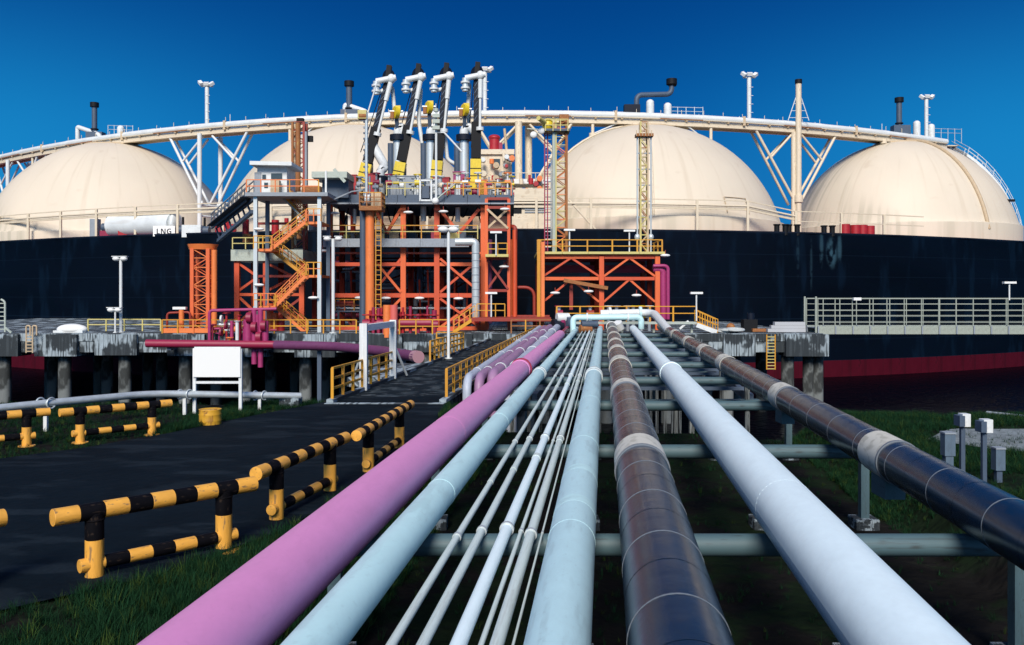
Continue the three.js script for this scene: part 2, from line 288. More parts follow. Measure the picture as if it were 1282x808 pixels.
for (const [i, az, mat, r] of [[2, -0.10, M.cream, 0.14], [2, -0.16, M.cream, 0.10], [2, -1.15, M.cream, 0.16], [3, 0.36, M.creamDark, 0.28]]) {   // pipes and ribs that run down a dome
  const D = domes[i], pts = []; for (let k = 0; k <= 14; k++) pts.push(onDome(D, az, (84 - 72 * k / 14) * Math.PI / 180, 0.12));
  const w = tube(D.m, 'dome_rib', pts, r, mat, { radial: 8 }); w.position.set(0, 0, 0); w.geometry.translate(0, 0, 0); w.scale.set(1 / D.sq, 1, 1 / D.zq);
}
for (const D of domes) {                                        // cap ring and hatch on top of each dome
  part(D.m, 'cap_ring', new THREE.TorusGeometry(D.R * 0.22, 0.16, 8, 40).rotateX(Math.PI / 2), M.creamDark).position.set(0, D.R * 0.975, 0);
}
{ const D = domes[2], pts = []; for (const [a, e] of [[0.42, 17], [0.42, 23], [0.62, 23], [0.62, 17]]) pts.push(onDome(D, a, e * Math.PI / 180, 0.15)); const w = tube(D.m, 'grab_rail', pts, 0.06, M.creamDark, { radial: 6 }); w.scale.set(1 / D.sq, 1, 1 / D.zq);
  const E = domes[3], q = onDome(E, 0.92, 27 * Math.PI / 180, 0.2); const lb = box(E.m, 'lamp_bracket', q, 1.3 / E.sq, 0.35, 0.4, M.black); lb.position.x /= E.sq; lb.position.z /= E.zq; }
// catwalk over the domes
const WALK = 28.0, wp = (x, y = 0, out = 0) => V3(x, WALK + y, -centre(x) + out);
{
  const walk = groupPart(ship, 'catwalk'), end = 70;
  for (let x = -116; x < end - 1; x += 6.2) {
    const b = Math.min(end, x + 6.2), span = Math.abs(x - 40) < 50 ? 0 : 0;
    rod(walk, 'pipe_section', wp(x, 0.12 + span, 1.2), wp(b + 0.02, 0.12, 1.2), 0.44 + (Math.round((x + 116) / 6.2) % 2) * 0.03, M.white, true);
    bar(walk, 'girder', wp(x, -0.75, 1.1), wp(b, -0.75, 1.1), 0.5, 0.62, M.cream);
    bar(walk, 'girder', wp(x, -0.75, -1.1), wp(b, -0.75, -1.1), 0.4, 0.6, M.cream);
    bar(walk, 'floor_plate', wp(x, -0.38, 0), wp(b, -0.38, 0), 1.9, 0.08, M.creamDark);
    if (rnd() < 0.85) rod(walk, 'rail_post', wp(x, -0.3, -1.0), wp(x, 1.2 + (rnd() < 0.25 ? 0.9 : 0), -1.0), 0.05, M.white);
    bar(walk, 'hand_rail', wp(x, 1.05, -1.0), wp(b, 1.05, -1.0), 0.05, 0.05, M.white);
    for (let k = 0; k < 2; k++) { const q = x + 3.1 * k + rr(-0.3, 0.3); if (q < end - 1) { rod(walk, 'stanchion', wp(q, 0.5, 0.9), wp(q, rr(1.0, 1.35), 0.9), 0.04, M.cream); box(walk, 'saddle', wp(q + 0.6, -0.36, 1.2), 0.28, 0.22, 0.9, M.creamDark); } }
    rod(walk, 'small_pipe', wp(x, -0.24, 1.72), wp(b, -0.24, 1.72), 0.07, Math.round(x / 6.2) % 3 ? M.cream : M.rustSteel); bar(walk, 'girder_flange', wp(x, -1.06, 1.1), wp(b, -1.06, 1.1), 0.72, 0.05, M.cream);
    if (Math.round((x + 116) / 6.2) % 3 === 0) box(walk, 'clamp', wp(x, 0.0, 1.2), 0.35, 1.3, 1.1, M.creamDark);
  }
  // short legs on the domes
  for (const [px, py] of [[41, 205], [82, 188], [154, 193], [363, 178], [416, 163], [447, 158], [742, 173], [829, 162], [890, 175], [1106, 186], [1150, 178]]) {
    let z = 125; for (let i = 0; i < 20; i++) z = centre((px - 641) / FOCAL * z) - 1;
    const x = (px - 641) / FOCAL * z, D = domes.reduce((a, b) => (Math.abs(a.c.x - x) < Math.abs(b.c.x - x) ? a : b)), dx = (x - D.c.x) / D.sq, y = D.c.y + Math.sqrt(Math.max(0, D.R * D.R - dx * dx - 2));
    const leg = groupPart(ship, 'catwalk_leg'); const foot = V3(x, y - 0.3, -centre(x) + 1.1);
    rod(leg, 'leg_post', foot, wp(x, -0.9, 1.1), 0.22, M.cream); rod(leg, 'leg_shoe', foot, foot.clone().add(V3(0, 0.7, 0)), 0.5, M.cream);
    const dir = x < D.c.x ? 1 : -1; if (Math.abs(dx) > 6) rod(leg, 'brace', foot.clone().add(V3(0, 0.6, 0)), wp(x + dir * 3.6, -0.9, 1.1), 0.1, M.white);
  }
  // tall braced frames that stand between the domes
  const frame = (x, opt = {}) => {
    const f = groupPart(ship, 'catwalk_frame'), zf = -centre(x), m = opt.m || M.white, r = opt.r || 0.33, sp = opt.sp ?? 1.0;
    for (const s of [-1, 1]) rod(f, 'post', V3(x + s * sp, DECK, zf - s * 1.6), V3(x + s * sp, WALK - 1, zf - s * 1.6), r, m);
    for (const s of [-1, 1]) for (const o of [1.6, -1.6]) {
      const low = V3(x + s * 0.6 * sp, WALK - 11.2, zf + o), top = wp(x + s * 6.6, -1, o * 0.7), node = low.clone().lerp(top, 0.62);
      rod(f, 'diagonal', low, top, 0.2, m); rod(f, 'strut', node, wp(x + s * 0.8, -1.3, o * 0.7), 0.17, m);
    }
    for (const y of [-11.4, -13]) rod(f, 'cross_tie', V3(x - sp, WALK + y, zf + 1.6), V3(x + sp, WALK + y, zf - 1.6), 0.15, m);
  };
  frame(-44.6); frame(1.6, { r: 0.5, m: M.cream, sp: 0.7 }); frame(41.3, { m: M.cream, r: 0.36, sp: 0.6 }); frame(-87);
  // upper mast of the frame by the last dome
  const mast = groupPart(ship, 'mast'), mx = 41.3, mz = -centre(mx) + 1.9;
  rod(mast, 'mast_pole', V3(mx, DECK, mz), V3(mx, 33.9, mz), 0.42, M.cream); rod(mast, 'mast_cap', V3(mx, 33.9, mz), V3(mx, 34.5, mz), 0.5, M.black);
  rod(mast, 'collar', V3(mx, 16.8, mz), V3(mx, 17.8, mz), 0.62, M.cream);
  for (const s of [-1, 1]) { rod(mast, 'stay', V3(mx + s * 0.35, 32, mz), V3(mx + s * 1.5, WALK + 0.6, mz), 0.06, M.white); for (const y of [29, 30, 31]) rod(mast, 'rung', V3(mx, y, mz), V3(mx + s * (1.5 - (y - 28.6) * 0.33), y, mz), 0.04, M.white); }
}
const zWalk = (px) => { let z = 125; for (let i = 0; i < 30; i++) z = centre((px - 641) / FOCAL * z); return z; };
const walkPt = (px, py) => { const z = zWalk(px); return V3((px - 641) / FOCAL * z, 3.5 - (py - 369) / FOCAL * z, -z); };
for (const [px, top, low] of [[259, 108, 160], [607, 90, 146], [938, 97, 152], [1160, 124, 172]]) {   // floodlight poles
  const g = groupPart(ship, 'floodlight_pole'), a = walkPt(px, low), b = walkPt(px, top);
  rod(g, 'pole', a, b, 0.3, M.white); bar(g, 'cross_arm', b.clone().add(V3(-0.9, 0, 0)), b.clone().add(V3(0.9, 0, 0)), 0.2, 0.2, M.white);
  for (const s of [-0.85, 0, 0.75]) { const l = box(g, 'lamp', b.clone().add(V3(s, 0.25 + rnd() * 0.2, 0.35)), 0.75, 0.42, 0.5, M.lampWhite); l.rotation.set(0.5, s, s * 0.4); }
  for (let k = 1; k < 5; k++) bar(g, 'step', a.clone().lerp(b, k / 5.2).add(V3(-0.1, 0, 0.3)), a.clone().lerp(b, k / 5.2).add(V3(0.5, 0, 0.3)), 0.06, 0.06, M.white);
}
for (const [px, top, low] of [[118, 134, 178], [437, 108, 152], [1126, 128, 170]]) {                       // dark vent masts
  const g = groupPart(ship, 'vent_mast'), a = walkPt(px, low), b = walkPt(px, top);
  rod(g, 'vent_pipe', a, b, 0.42, M.slate); rod(g, 'vent_head', b, b.clone().add(V3(0, 0.7, 0)), 0.68, M.black); rod(g, 'flange', a.clone().lerp(b, 0.35), a.clone().lerp(b, 0.38), 0.62, M.black); box(g, 'valve_block', a.clone().add(V3(0.2, 0.9, 0)), 2.6, 1.3, 1.4, M.slate);
}
{ // bent vent pipe over the third dome
  const g = groupPart(ship, 'vent_mast'); tube(g, 'vent_pipe', [walkPt(797, 148), walkPt(797, 119), walkPt(841, 118), walkPt(841, 103)], 0.36, M.slate, { bend: 0.9 });
  rod(g, 'vent_head', walkPt(841, 106), walkPt(841, 99), 0.75, M.black); rod(g, 'vent_head', walkPt(846, 104), walkPt(838, 104), 0.5, M.black); box(g, 'valve_block', walkPt(791, 138), 2.2, 1.4, 1.2, M.navy);
  for (const [px, t] of [[814, 126], [836, 130], [1148, 152], [1166, 156], [151, 158]]) { const c = groupPart(ship, 'vent_pot'); rod(c, 'pot_body', walkPt(px, t + 24), walkPt(px, t + 3), 0.55, M.white); ball(c, 'pot_top', walkPt(px, t + 3), 0.55, 0.5, 0.55, M.white); }
  for (const px of [97, 432]) { const c = groupPart(ship, 'pipe_goose_neck'), t = px < 200 ? 159 : 131; tube(c, 'neck_pipe', [walkPt(px, t + 18), walkPt(px, t), walkPt(px + 26, t + 9), walkPt(px + 30, t + 16)], 0.36, M.white, { bend: 0.4 }); }
  for (const [x0, x1, y] of [[838, 880, 133], [1170, 1204, 160], [135, 166, 156]]) { // hoop guards round the hatches
    const c = groupPart(ship, 'hatch_guard'); for (const f of [0, 5]) bar(c, 'guard_rail', walkPt(x0, y + f + 1), walkPt(x1, y + f + 2), 0.08, 0.08, M.galv); for (let k = 0; k <= 4; k++) bar(c, 'guard_post', walkPt(x0 + (x1 - x0) * k / 4, y + 20), walkPt(x0 + (x1 - x0) * k / 4, y + 1), 0.08, 0.08, M.galv); }
}
{ // stair down the side of the fourth dome
  const g = groupPart(ship, 'dome_stair'), D = domes[3], p0 = wp(69, 0, 0); let prev = null;
  box(g, 'landing', wp(70.5, -0.4, 0), 3.4, 0.15, 2.2, M.cream); bar(g, 'landing_post', wp(71.4, -3.4, 0.8), wp(71.4, -0.4, 0.8), 0.25, 0.25, M.white); bar(g, 'landing_post', wp(69.6, -1.8, 0.8), wp(69.6, -0.4, 0.8), 0.25, 0.25, M.white);
  for (let k = 0; k <= 10; k++) {
    const q = onDome(D, Math.PI / 2 - 0.1, (62 - 52 * k / 10) * Math.PI / 180, 0.9); if (k === 0) q.copy(wp(72.2, -0.4, 0));
    if (prev) { for (const o of [-0.6, 0.6]) { bar(g, 'stringer', prev.clone().add(V3(0, 0, o)), q.clone().add(V3(0, 0, o)), 0.12, 0.4, M.white); for (const f of [0.6, 1.2]) bar(g, 'stair_rail', prev.clone().add(V3(0.3, f, o)), q.clone().add(V3(0.3, f, o)), 0.06, 0.06, M.white); bar(g, 'stair_post', q.clone().add(V3(0, 0, o)), q.clone().add(V3(0.3, 1.2, o)), 0.06, 0.06, M.white); }
      for (let s = 0; s < 6; s++) { const t = prev.clone().lerp(q, s / 6); box(g, 'tread', t, 0.4, 0.06, 1.2, M.cream); } }
    prev = q;
  }
}
{ // raised pipe walkway along the near side of the deck
  const g = groupPart(ship, 'deck_walkway'); const yAt = (x) => 14.6 - smooth(28, 34, x) * 1.05;
  for (let x = -98; x < 52; x += 6.3) {
    const b = x + 6.3, z0 = -side(x) - 1.0, z1 = -side(b) - 1.0;
    if (x < 34) { rod(g, 'pipe_section', V3(x, yAt(x) - 0.6, z0), V3(b, yAt(b) - 0.6, z1), 0.13, M.cream); bar(g, 'beam', V3(x, yAt(x) - 0.95, z0 - 0.2), V3(b, yAt(b) - 0.95, z1 - 0.2), 0.18, 0.3, M.cream); }
    bar(g, 'rail', V3(x, yAt(x), z0), V3(b, yAt(b), z1), 0.12, 0.12, M.cream); bar(g, 'post', V3(x, DECK - 0.25, z0), V3(x, yAt(x), z0), 0.28, 0.28, M.cream);
    if (x > 30) bar(g, 'rail', V3(x, yAt(x) - 1.2, z0), V3(b, yAt(b) - 1.2, z1), 0.1, 0.1, M.cream);
  }
  bar(g, 'diagonal', onShip(712, 250, 1.2), onShip(748, 290, 1.2), 0.25, 0.2, M.cream);
}
{ // deck gear: white tank with its sign, lockers, winches, drums
  const t = groupPart(ship, 'deck_tank'), a = onShip(142, 283, 2.2), b = onShip(219, 281, 2.2);
  rod(t, 'tank_shell', a, b, 1.5, M.white, true); ball(t, 'tank_end', a, 0.6, 1.5, 1.5, M.white); ball(t, 'tank_end', b, 0.6, 1.5, 1.5, M.white);
  for (const px of [158, 203]) box(t, 'saddle', onShip(px, 294, 2.2), 1.2, 1.2, 2.2, M.red);
  const cv = document.createElement('canvas'); cv.width = 128; cv.height = 64; const cx = cv.getContext('2d'); cx.fillStyle = '#f2f2ee'; cx.fillRect(0, 0, 128, 64); cx.fillStyle = '#2a2a30'; cx.font = 'bold 46px sans-serif'; cx.textAlign = 'center'; cx.textBaseline = 'middle'; cx.fillText('LNG', 64, 34);
  const ct = new THREE.CanvasTexture(cv); ct.colorSpace = THREE.SRGBColorSpace;
  const s = groupPart(ship, 'sign_board'); const sc = onShip(205, 289.5, 0.45); box(s, 'sign_back', sc.clone().add(V3(0, 0, -0.06)), 2.7, 1.3, 0.1, M.white); part(s, 'sign_face', new THREE.PlaneGeometry(2.7, 1.3), std([0.95, 0.95, 0.95], 0.5, { map: ct }), sc);
  box(ship, 'deck_locker', onShip(242, 290, 1), 2.3, 1.5, 1.6, M.white);
  box(ship, 'deck_door', onShip(119, 286, 1.4), 1.1, 2.4, 0.8, M.grey);
  for (const [px, py] of [[134, 285], [229, 288], [256, 289]]) { const w = groupPart(ship, 'deck_winch'), c = onShip(px, py, 1.6); rod(w, 'drum', c.clone().add(V3(-0.6, 0, 0)), c.clone().add(V3(0.6, 0, 0)), 0.55, M.slate); box(w, 'winch_base', c.clone().add(V3(0, -0.8, 0)), 1.5, 0.7, 1, M.crimson); rod(w, 'vent_stub', c, c.clone().add(V3(0, 1.6, 0)), 0.14, M.black); }
  for (const [px, py] of [[275, 286], [283, 284], [290, 287]]) rod(ship, 'red_drum', onShip(px, py + 5, 1.5), onShip(px, py - 6, 1.5), 0.55, M.red);
  for (const [px, py] of [[1058, 287], [1071, 288], [1080, 288], [1089, 289]]) { const q = onShip(px, py, 1.0); rod(ship, 'red_drum', q.clone().add(V3(0, -1.0, 0)), q.clone().add(V3(0, 0.6, 0)), 0.62, M.red); }
  for (const px of [978, 993, 1037]) { const q = onShip(px, 287, 0.4); const m = groupPart(ship, 'mooring_bitt'); for (const s of [-0.5, 0.5]) { rod(m, 'bollard', V3(q.x + s, DECK - 0.3, q.z), V3(q.x + s, DECK + 0.9, q.z), 0.32, M.black); rod(m, 'bollard_cap', V3(q.x + s, DECK + 0.9, q.z), V3(q.x + s, DECK + 1.05, q.z), 0.42, M.black); } }
  const dh = groupPart(ship, 'manifold_house');
  const slab = (n, x0, x1, y0, y1, back, dp, m) => { const p0 = onShip(x0, y0, back), p1 = onShip(x1, y1, back); return box(dh, n, V3((p0.x + p1.x) / 2, (p0.y + p1.y) / 2, (p0.z + p1.z) / 2 - dp / 2), Math.abs(p1.x - p0.x), Math.abs(p0.y - p1.y), dp, m); };
  slab('wall_block', 600, 641, 192, 250, 3, 5, M.cream); slab('wall_block', 641, 692, 254, 289, 1.4, 4, M.cream); slab('wall_block', 440, 643, 244, 290, 3.5, 4, M.creamDark); slab('roof_slab', 598, 694, 236, 252, 0.9, 6, M.cream); slab('deck_slab', 632, 692, 224, 230, 2.6, 4, M.white); slab('roof_slab', 598, 644, 187, 193, 2.7, 5.4, M.cream);
  slab('dark_window', 617, 626, 199, 207, 2.95, 0.1, M.glass); slab('dark_opening', 640, 653, 255, 267, 1.35, 0.1, M.black); for (let k = 0; k < 5; k++) slab('louvre', 657, 683, 252 + k * 3.2, 253.6 + k * 3.2, 1.3, 0.12, M.grey);
  for (let k = 0; k < 6; k++) { slab('rail_post', 640 + k * 10, 641 + k * 10, 217, 226, 2.4, 0.1, M.creamDark); } slab('hand_rail', 636, 692, 216, 217, 2.4, 0.1, M.cream);
  for (let k = 0; k < 64; k++) { const px = rr(602, 690), py = rr(198, 250); if (px > 642 && py < 225) continue; const q = onShip(px, py, 2.2), n = rnd(); const m = [M.white, M.cream, M.red, M.brightOrange, M.creamDark, M.grey][Math.floor(rnd() * 6)]; if (n < 0.5) rod(dh, 'valve_body', q, q.clone().add(V3(0, rr(0.4, 0.9), 0)), rr(0.12, 0.35), m); else rod(dh, 'flange', q, q.clone().add(V3(0, 0, 1.2)), rr(0.15, 0.38), m); }
  const cr = groupPart(ship, 'deck_vent'); const q = onShip(619, 178, 5); rod(cr, 'vent_drum', q.clone().add(V3(0, -1, 0)), q.clone().add(V3(0, 0.5, 0)), 0.62, M.red); ball(cr, 'vent_dome', q.clone().add(V3(0, 0.5, 0)), 0.72, 0.4, 0.72, M.red); box(cr, 'vent_box', q.clone().add(V3(0.7, -0.5, 0)), 0.5, 0.8, 0.6, M.crimson); rod(cr, 'vent_neck', q.clone().add(V3(1.5, -1.5, 0)), q.clone().add(V3(1.2, 1.6, 0)), 0.16, M.creamDark); bar(cr, 'vent_stand', q.clone().add(V3(0, -1.6, 0)), q.clone().add(V3(0, -1, 0)), 0.8, 0.8, M.creamDark);
}

// ---------------------------------------------------------------- jetty, trestle
const JY = 0.5;
{
  const j = thing('concrete_jetty', 'long stained concrete jetty on piles in front of the black hull', 'jetty', pos(0, -6.5, 65));
  const slab = (x0, x1, d0, d1, y0, y1, name, mt = M.concrete) => { const g = new THREE.BoxGeometry(x1 - x0, y1 - y0, (d1 - d0) * STRETCH); const p = g.attributes.position, uv = g.attributes.uv, nn = g.attributes.normal; for (let i = 0; i < p.count; i++) { const ax = Math.abs(nn.getX(i)) > 0.5, ay = Math.abs(nn.getY(i)) > 0.5; uv.setXY(i, (ax ? p.getZ(i) : p.getX(i) + x0) / 4, (ay ? p.getZ(i) : p.getY(i)) / 4 + x0 * 0.13); } return part(j, name, g, mt, pos((x0 + x1) / 2, (y0 + y1) / 2, (d0 + d1) / 2)); };
  const R = xOf(1042, 56);
  for (let x = -60; x < R - 1; x += 7) slab(x, Math.min(R, x + 6.98), 56.3, (side(x + 3.5) - 3.2) / STRETCH, -0.1, JY, 'deck_panel');
  for (let x = -60, k = 0; x < R - 0.4; k++) {                     // pale capping blocks with dark recessed runs between them
    const w = Math.min(R - x, k % 2 ? 1.0 + 1.6 * hash(k, 3, 7) : 1.9 + 1.5 * hash(k, 5, 9));
    if (k % 2 && x + w < R - 0.5) slab(x, x + w, 56.35, 57.7, -0.95, JY - 0.04, 'edge_beam'); else slab(x, x + w - 0.03, 56.0, 57.6, -1.15 - 0.18 * hash(k, 1, 4), JY - 0.06, 'edge_beam', M.concrete);
    x += w;
  }
  for (let x = -60; x < R; x += 4.7) for (const d of [57, 63, 70]) rod(j, 'pile', pos(x + 1.6, -9, d), pos(x + 1.6, -0.1, d), 0.48, M.pile);
  for (const px of [1012, 1024]) rod(j, 'pile', pos(xOf(px, 57.2), -9, 57.2), pos(xOf(px, 57.2), -0.6, 57.2), 0.42, M.pile);
  for (let x = -56; x < R; x += 9.4) { box(j, 'fender', V3(x, -1.6, -side(x) + 1.6), 1.6, 3.6, 3.0, M.black); }
}
const TX = (d) => 0.127 * d;                                     // the trestle and the pipes run this way
const ROAD_L = -8.9, ROAD_R = -5.1;
{
  const t = thing('road_trestle', 'narrow asphalt topped road trestle running out to the jetty', 'bridge', pos(TX(40) - 7, -6.5, 40));
  const slab = (name, l, r, y0, y1, d0, d1, mat) => { const P = [], I = [], U = []; for (const d of [d0, d1]) for (const [x, y] of [[l, y0], [r, y0], [r, y1], [l, y1]]) { P.push(x + TX(d), y, -d * STRETCH); U.push((x + y) / 4, d * STRETCH / 4); }
    const f = (a, b, c, e) => I.push(a, b, c, a, c, e); f(0, 1, 2, 3); f(5, 4, 7, 6); f(3, 2, 6, 7); f(4, 5, 1, 0); f(1, 5, 6, 2); f(4, 0, 3, 7);
    let g = new THREE.BufferGeometry(); g.setAttribute('position', new THREE.Float32BufferAttribute(P, 3)); g.setAttribute('uv', new THREE.Float32BufferAttribute(U, 2)); g.setIndex(I); g = g.toNonIndexed(); g.computeVertexNormals(); return worldPart(t, name, g, mat); };
  M.trestleTop = dull([1, 1, 1], 0.85, { map: tex(512, 512, (u, v) => { const n = fbm(u, v, 8, 8, 5, 401), f = fbm(u, v, 64, 64, 2, 402), p = smooth(0.46, 0.64, fbm(u, v, 7, 7, 5, 403)), q = smooth(0.6, 0.72, fbm(u, v, 14, 14, 4, 404)); return mix(mix([0.008, 0.014, 0.020], [0.030, 0.042, 0.052], p), [0.075, 0.09, 0.10], q * 0.7).map((c) => c * (0.6 + 0.5 * n + 0.3 * f)); }), bumpMap: grain, bumpScale: 0.01 });
  for (let d = 23.4; d < 56; d += 6.5) { slab('road_slab', ROAD_L, ROAD_R, -0.45, 0.02, d, Math.min(55.9, d + 6.48), M.trestleTop); }
  slab('joint_strip', ROAD_L, ROAD_R, 0, 0.045, 23.15, 23.38, M.concrete);
  slab('girder', ROAD_L + 0.1, ROAD_L + 0.5, -1.2, -0.45, 23.4, 55.8, M.concrete); slab('girder', ROAD_R - 0.5, ROAD_R - 0.1, -1.2, -0.45, 23.4, 55.8, M.concrete);
  slab('kerb', ROAD_L - 0.02, ROAD_L + 0.2, 0.02, 0.14, 23.4, 55.8, M.concrete); slab('kerb', ROAD_R - 0.2, ROAD_R + 0.02, 0.02, 0.14, 23.4, 55.8, M.concrete);
  for (let d = 27; d < 56; d += 7) for (const x of [ROAD_L + 0.5, ROAD_R - 0.5]) rod(t, 'pile', pos(x + TX(d), -9, d), pos(x + TX(d), -1.2, d), 0.4, M.pile);
  // side platform that holds the pale landing by the gate
  const plat = slab('side_platform', ROAD_L - 1.9, ROAD_L - 0.05, -0.35, 0.02, 30.6, 37, M.concrete);
  for (const d of [31.4, 36.2]) rod(t, 'pile', pos(ROAD_L - 1.2 + TX(d), -9, d), pos(ROAD_L - 1.2 + TX(d), -0.35, d), 0.3, M.pile);
}
{
  const line = (x, d0, d1, y = 0.14) => [pos(x + TX(d0), y, d0), pos(x + TX(d1), y, d1)];
  const mk = (label, pts, h, step) => { const g = thing('guard_railing', label, 'railing', pts[0], 'yellow railings along the trestle'); railing(g, pts, h, step, yellow, { rails: [1, 0.66, 0.33], r: 0.035, post: 0.045, asThing: true }); };
  mk('yellow guard railing at the near left end of the trestle, before the white gate frame', line(ROAD_L + 0.1, 23.6, 30.4), 0.98, 1.15);
  mk('yellow guard railing on the left of the trestle beyond the white gate frame', [...line(ROAD_L + 0.1, 36.8, 45.5), pos(ROAD_L - 1.6 + TX(45.6), 0.14, 45.6)], 1.0, 1.2);
  mk('long yellow guard railing on the right of the trestle beside the purple pipes', line(ROAD_R - 0.1, 24, 54), 0.9, 1.4);
}
{ // white gate frame and lamp pole beside the trestle
  const x = ROAD_L + 0.12, b0 = pos(x + TX(26.6), 0, 26.6), b1 = pos(x + TX(30.3), 0, 30.3);
  const g = thing('gate_frame', 'white goalpost shaped steel frame straddling the yellow railing', 'frame', b0);
  for (const b of [b0, b1]) { bar(g, 'post', b.clone().add(V3(0, -0.45, 0)), b.clone().add(V3(0, 2.45, 0)), 0.27, 0.27, M.white); bar(g, 'foot_plate', b.clone().add(V3(0.25, -0.02, 0)), b.clone().add(V3(-0.25, -0.02, 0)), 0.5, 0.06, M.white); }
  bar(g, 'cross_beam', b0.clone().add(V3(0, 2.28, 0)), b1.clone().add(V3(0, 2.28, 0)), 0.2, 0.24, M.white); rod(g, 'brace', b0.clone().add(V3(-0.6, 0.1, -0.6)), b0.clone().add(V3(-0.05, 1.4, 0)), 0.05, M.galv); rod(g, 'brace', b1.clone().add(V3(0.5, 0.1, -0.6)), b1.clone().add(V3(0.05, 1.4, 0)), 0.05, M.galv);
}

// ---------------------------------------------------------------- lamp posts
function lampPost(label, base, h, r, heads, mat = M.white) {
  const g = thing('lamp_post', label, 'lamp post', base, 'white lamp posts'); rod(g, 'pole', base, base.clone().add(V3(0, h, 0)), r, mat); rod(g, 'base_plate', base, base.clone().add(V3(0, 0.06, 0)), r * 2.4, mat);
  for (const s of heads) { bar(g, 'arm', base.clone().add(V3(0, h - 0.05, 0)), base.clone().add(V3(s * 0.9, h + 0.05, 0)), 0.07, 0.07, mat); const l = ball(g, 'lamp_head', base.clone().add(V3(s * 0.8, h, 0.1)), 0.3, 0.2, 0.24, M.lampWhite); bar(g, 'lamp_visor', base.clone().add(V3(s * 0.8 - 0.3, h + 0.17, 0.1)), base.clone().add(V3(s * 0.8 + 0.3, h + 0.17, 0.1)), 0.4, 0.06, mat); }
  return g;
}
lampPost('tall white twin lamp post in front of the orange stair tower', pos(xOf(417, 57), JY, 57), yOf(299, 57) - JY, 0.13, [-0.55, 0.55]);
{ const b = pos(ROAD_L + 0.45 + TX(39.5), 0.03, 39.5); lampPost('tall slim white lamp post on the trestle beside the far yellow railing', b, yOf(288, 39.5), 0.085, [-0.35, 0.35]); }
lampPost('tall white lamp post on the left end of the jetty', pos(xOf(151, 58), JY, 58), yOf(324, 58) - JY, 0.12, [-0.4, 0.35]);
lampPost('short white lamp post beside the tall one on the left of the jetty', pos(xOf(144, 57.4), JY, 57.4), yOf(388, 57.4) - JY, 0.07, [-0.35, 0.35]);

// ---------------------------------------------------------------- steel platforms
const FD = 62, BD = 71;
const fixture = (parent, px, py, d) => { const c = at(px, py, d); const g = groupPart(parent, 'light_fixture'); ball(g, 'shade', c, 0.42, 0.13, 0.24, M.lampWhite); bar(g, 'hanger', c.clone().add(V3(0, 0.08, 0)), c.clone().add(V3(0, 0.45, 0)), 0.05, 0.05, M.redOrange); };
const tLamp = (parent, px, top, low, d) => { const g = groupPart(parent, 'lamp_standard'), a = at(px, low, d), b = at(px, top, d); rod(g, 'pole', a, b, 0.06, M.white); box(g, 'lamp_head', b, 0.95, 0.16, 0.35, M.lampWhite); };
function flight(parent, a, b, width, mats, n) {                 // stair flight between two landing edges, with rails both sides
  const g = groupPart(parent, 'stair_flight'), pick = () => (typeof mats === 'function' ? mats() : mats);
  for (const o of [-width / 2, width / 2]) { const w = V3(0, 0, o);
    bar(g, 'stringer', a.clone().add(w), b.clone().add(w), 0.08, 0.26, pick());
    for (const f of [0.55, 1.0]) bar(g, 'hand_rail', a.clone().add(w).add(V3(0, f, 0)), b.clone().add(w).add(V3(0, f, 0)), 0.06, 0.06, pick());
    for (let k = 0; k <= 4; k++) { const q = a.clone().lerp(b, k / 4).add(w); bar(g, 'rail_post', q, q.clone().add(V3(0, 1, 0)), 0.06, 0.06, pick()); } }
  for (let k = 1; k < n; k++) box(g, 'tread', a.clone().lerp(b, k / n), 0.28, 0.04, width, M.galv);
}
const lp = thing('loading_platform', 'large orange steel loading platform carrying the four loading arms', 'platform', pos(xOf(520, FD), JY, FD));
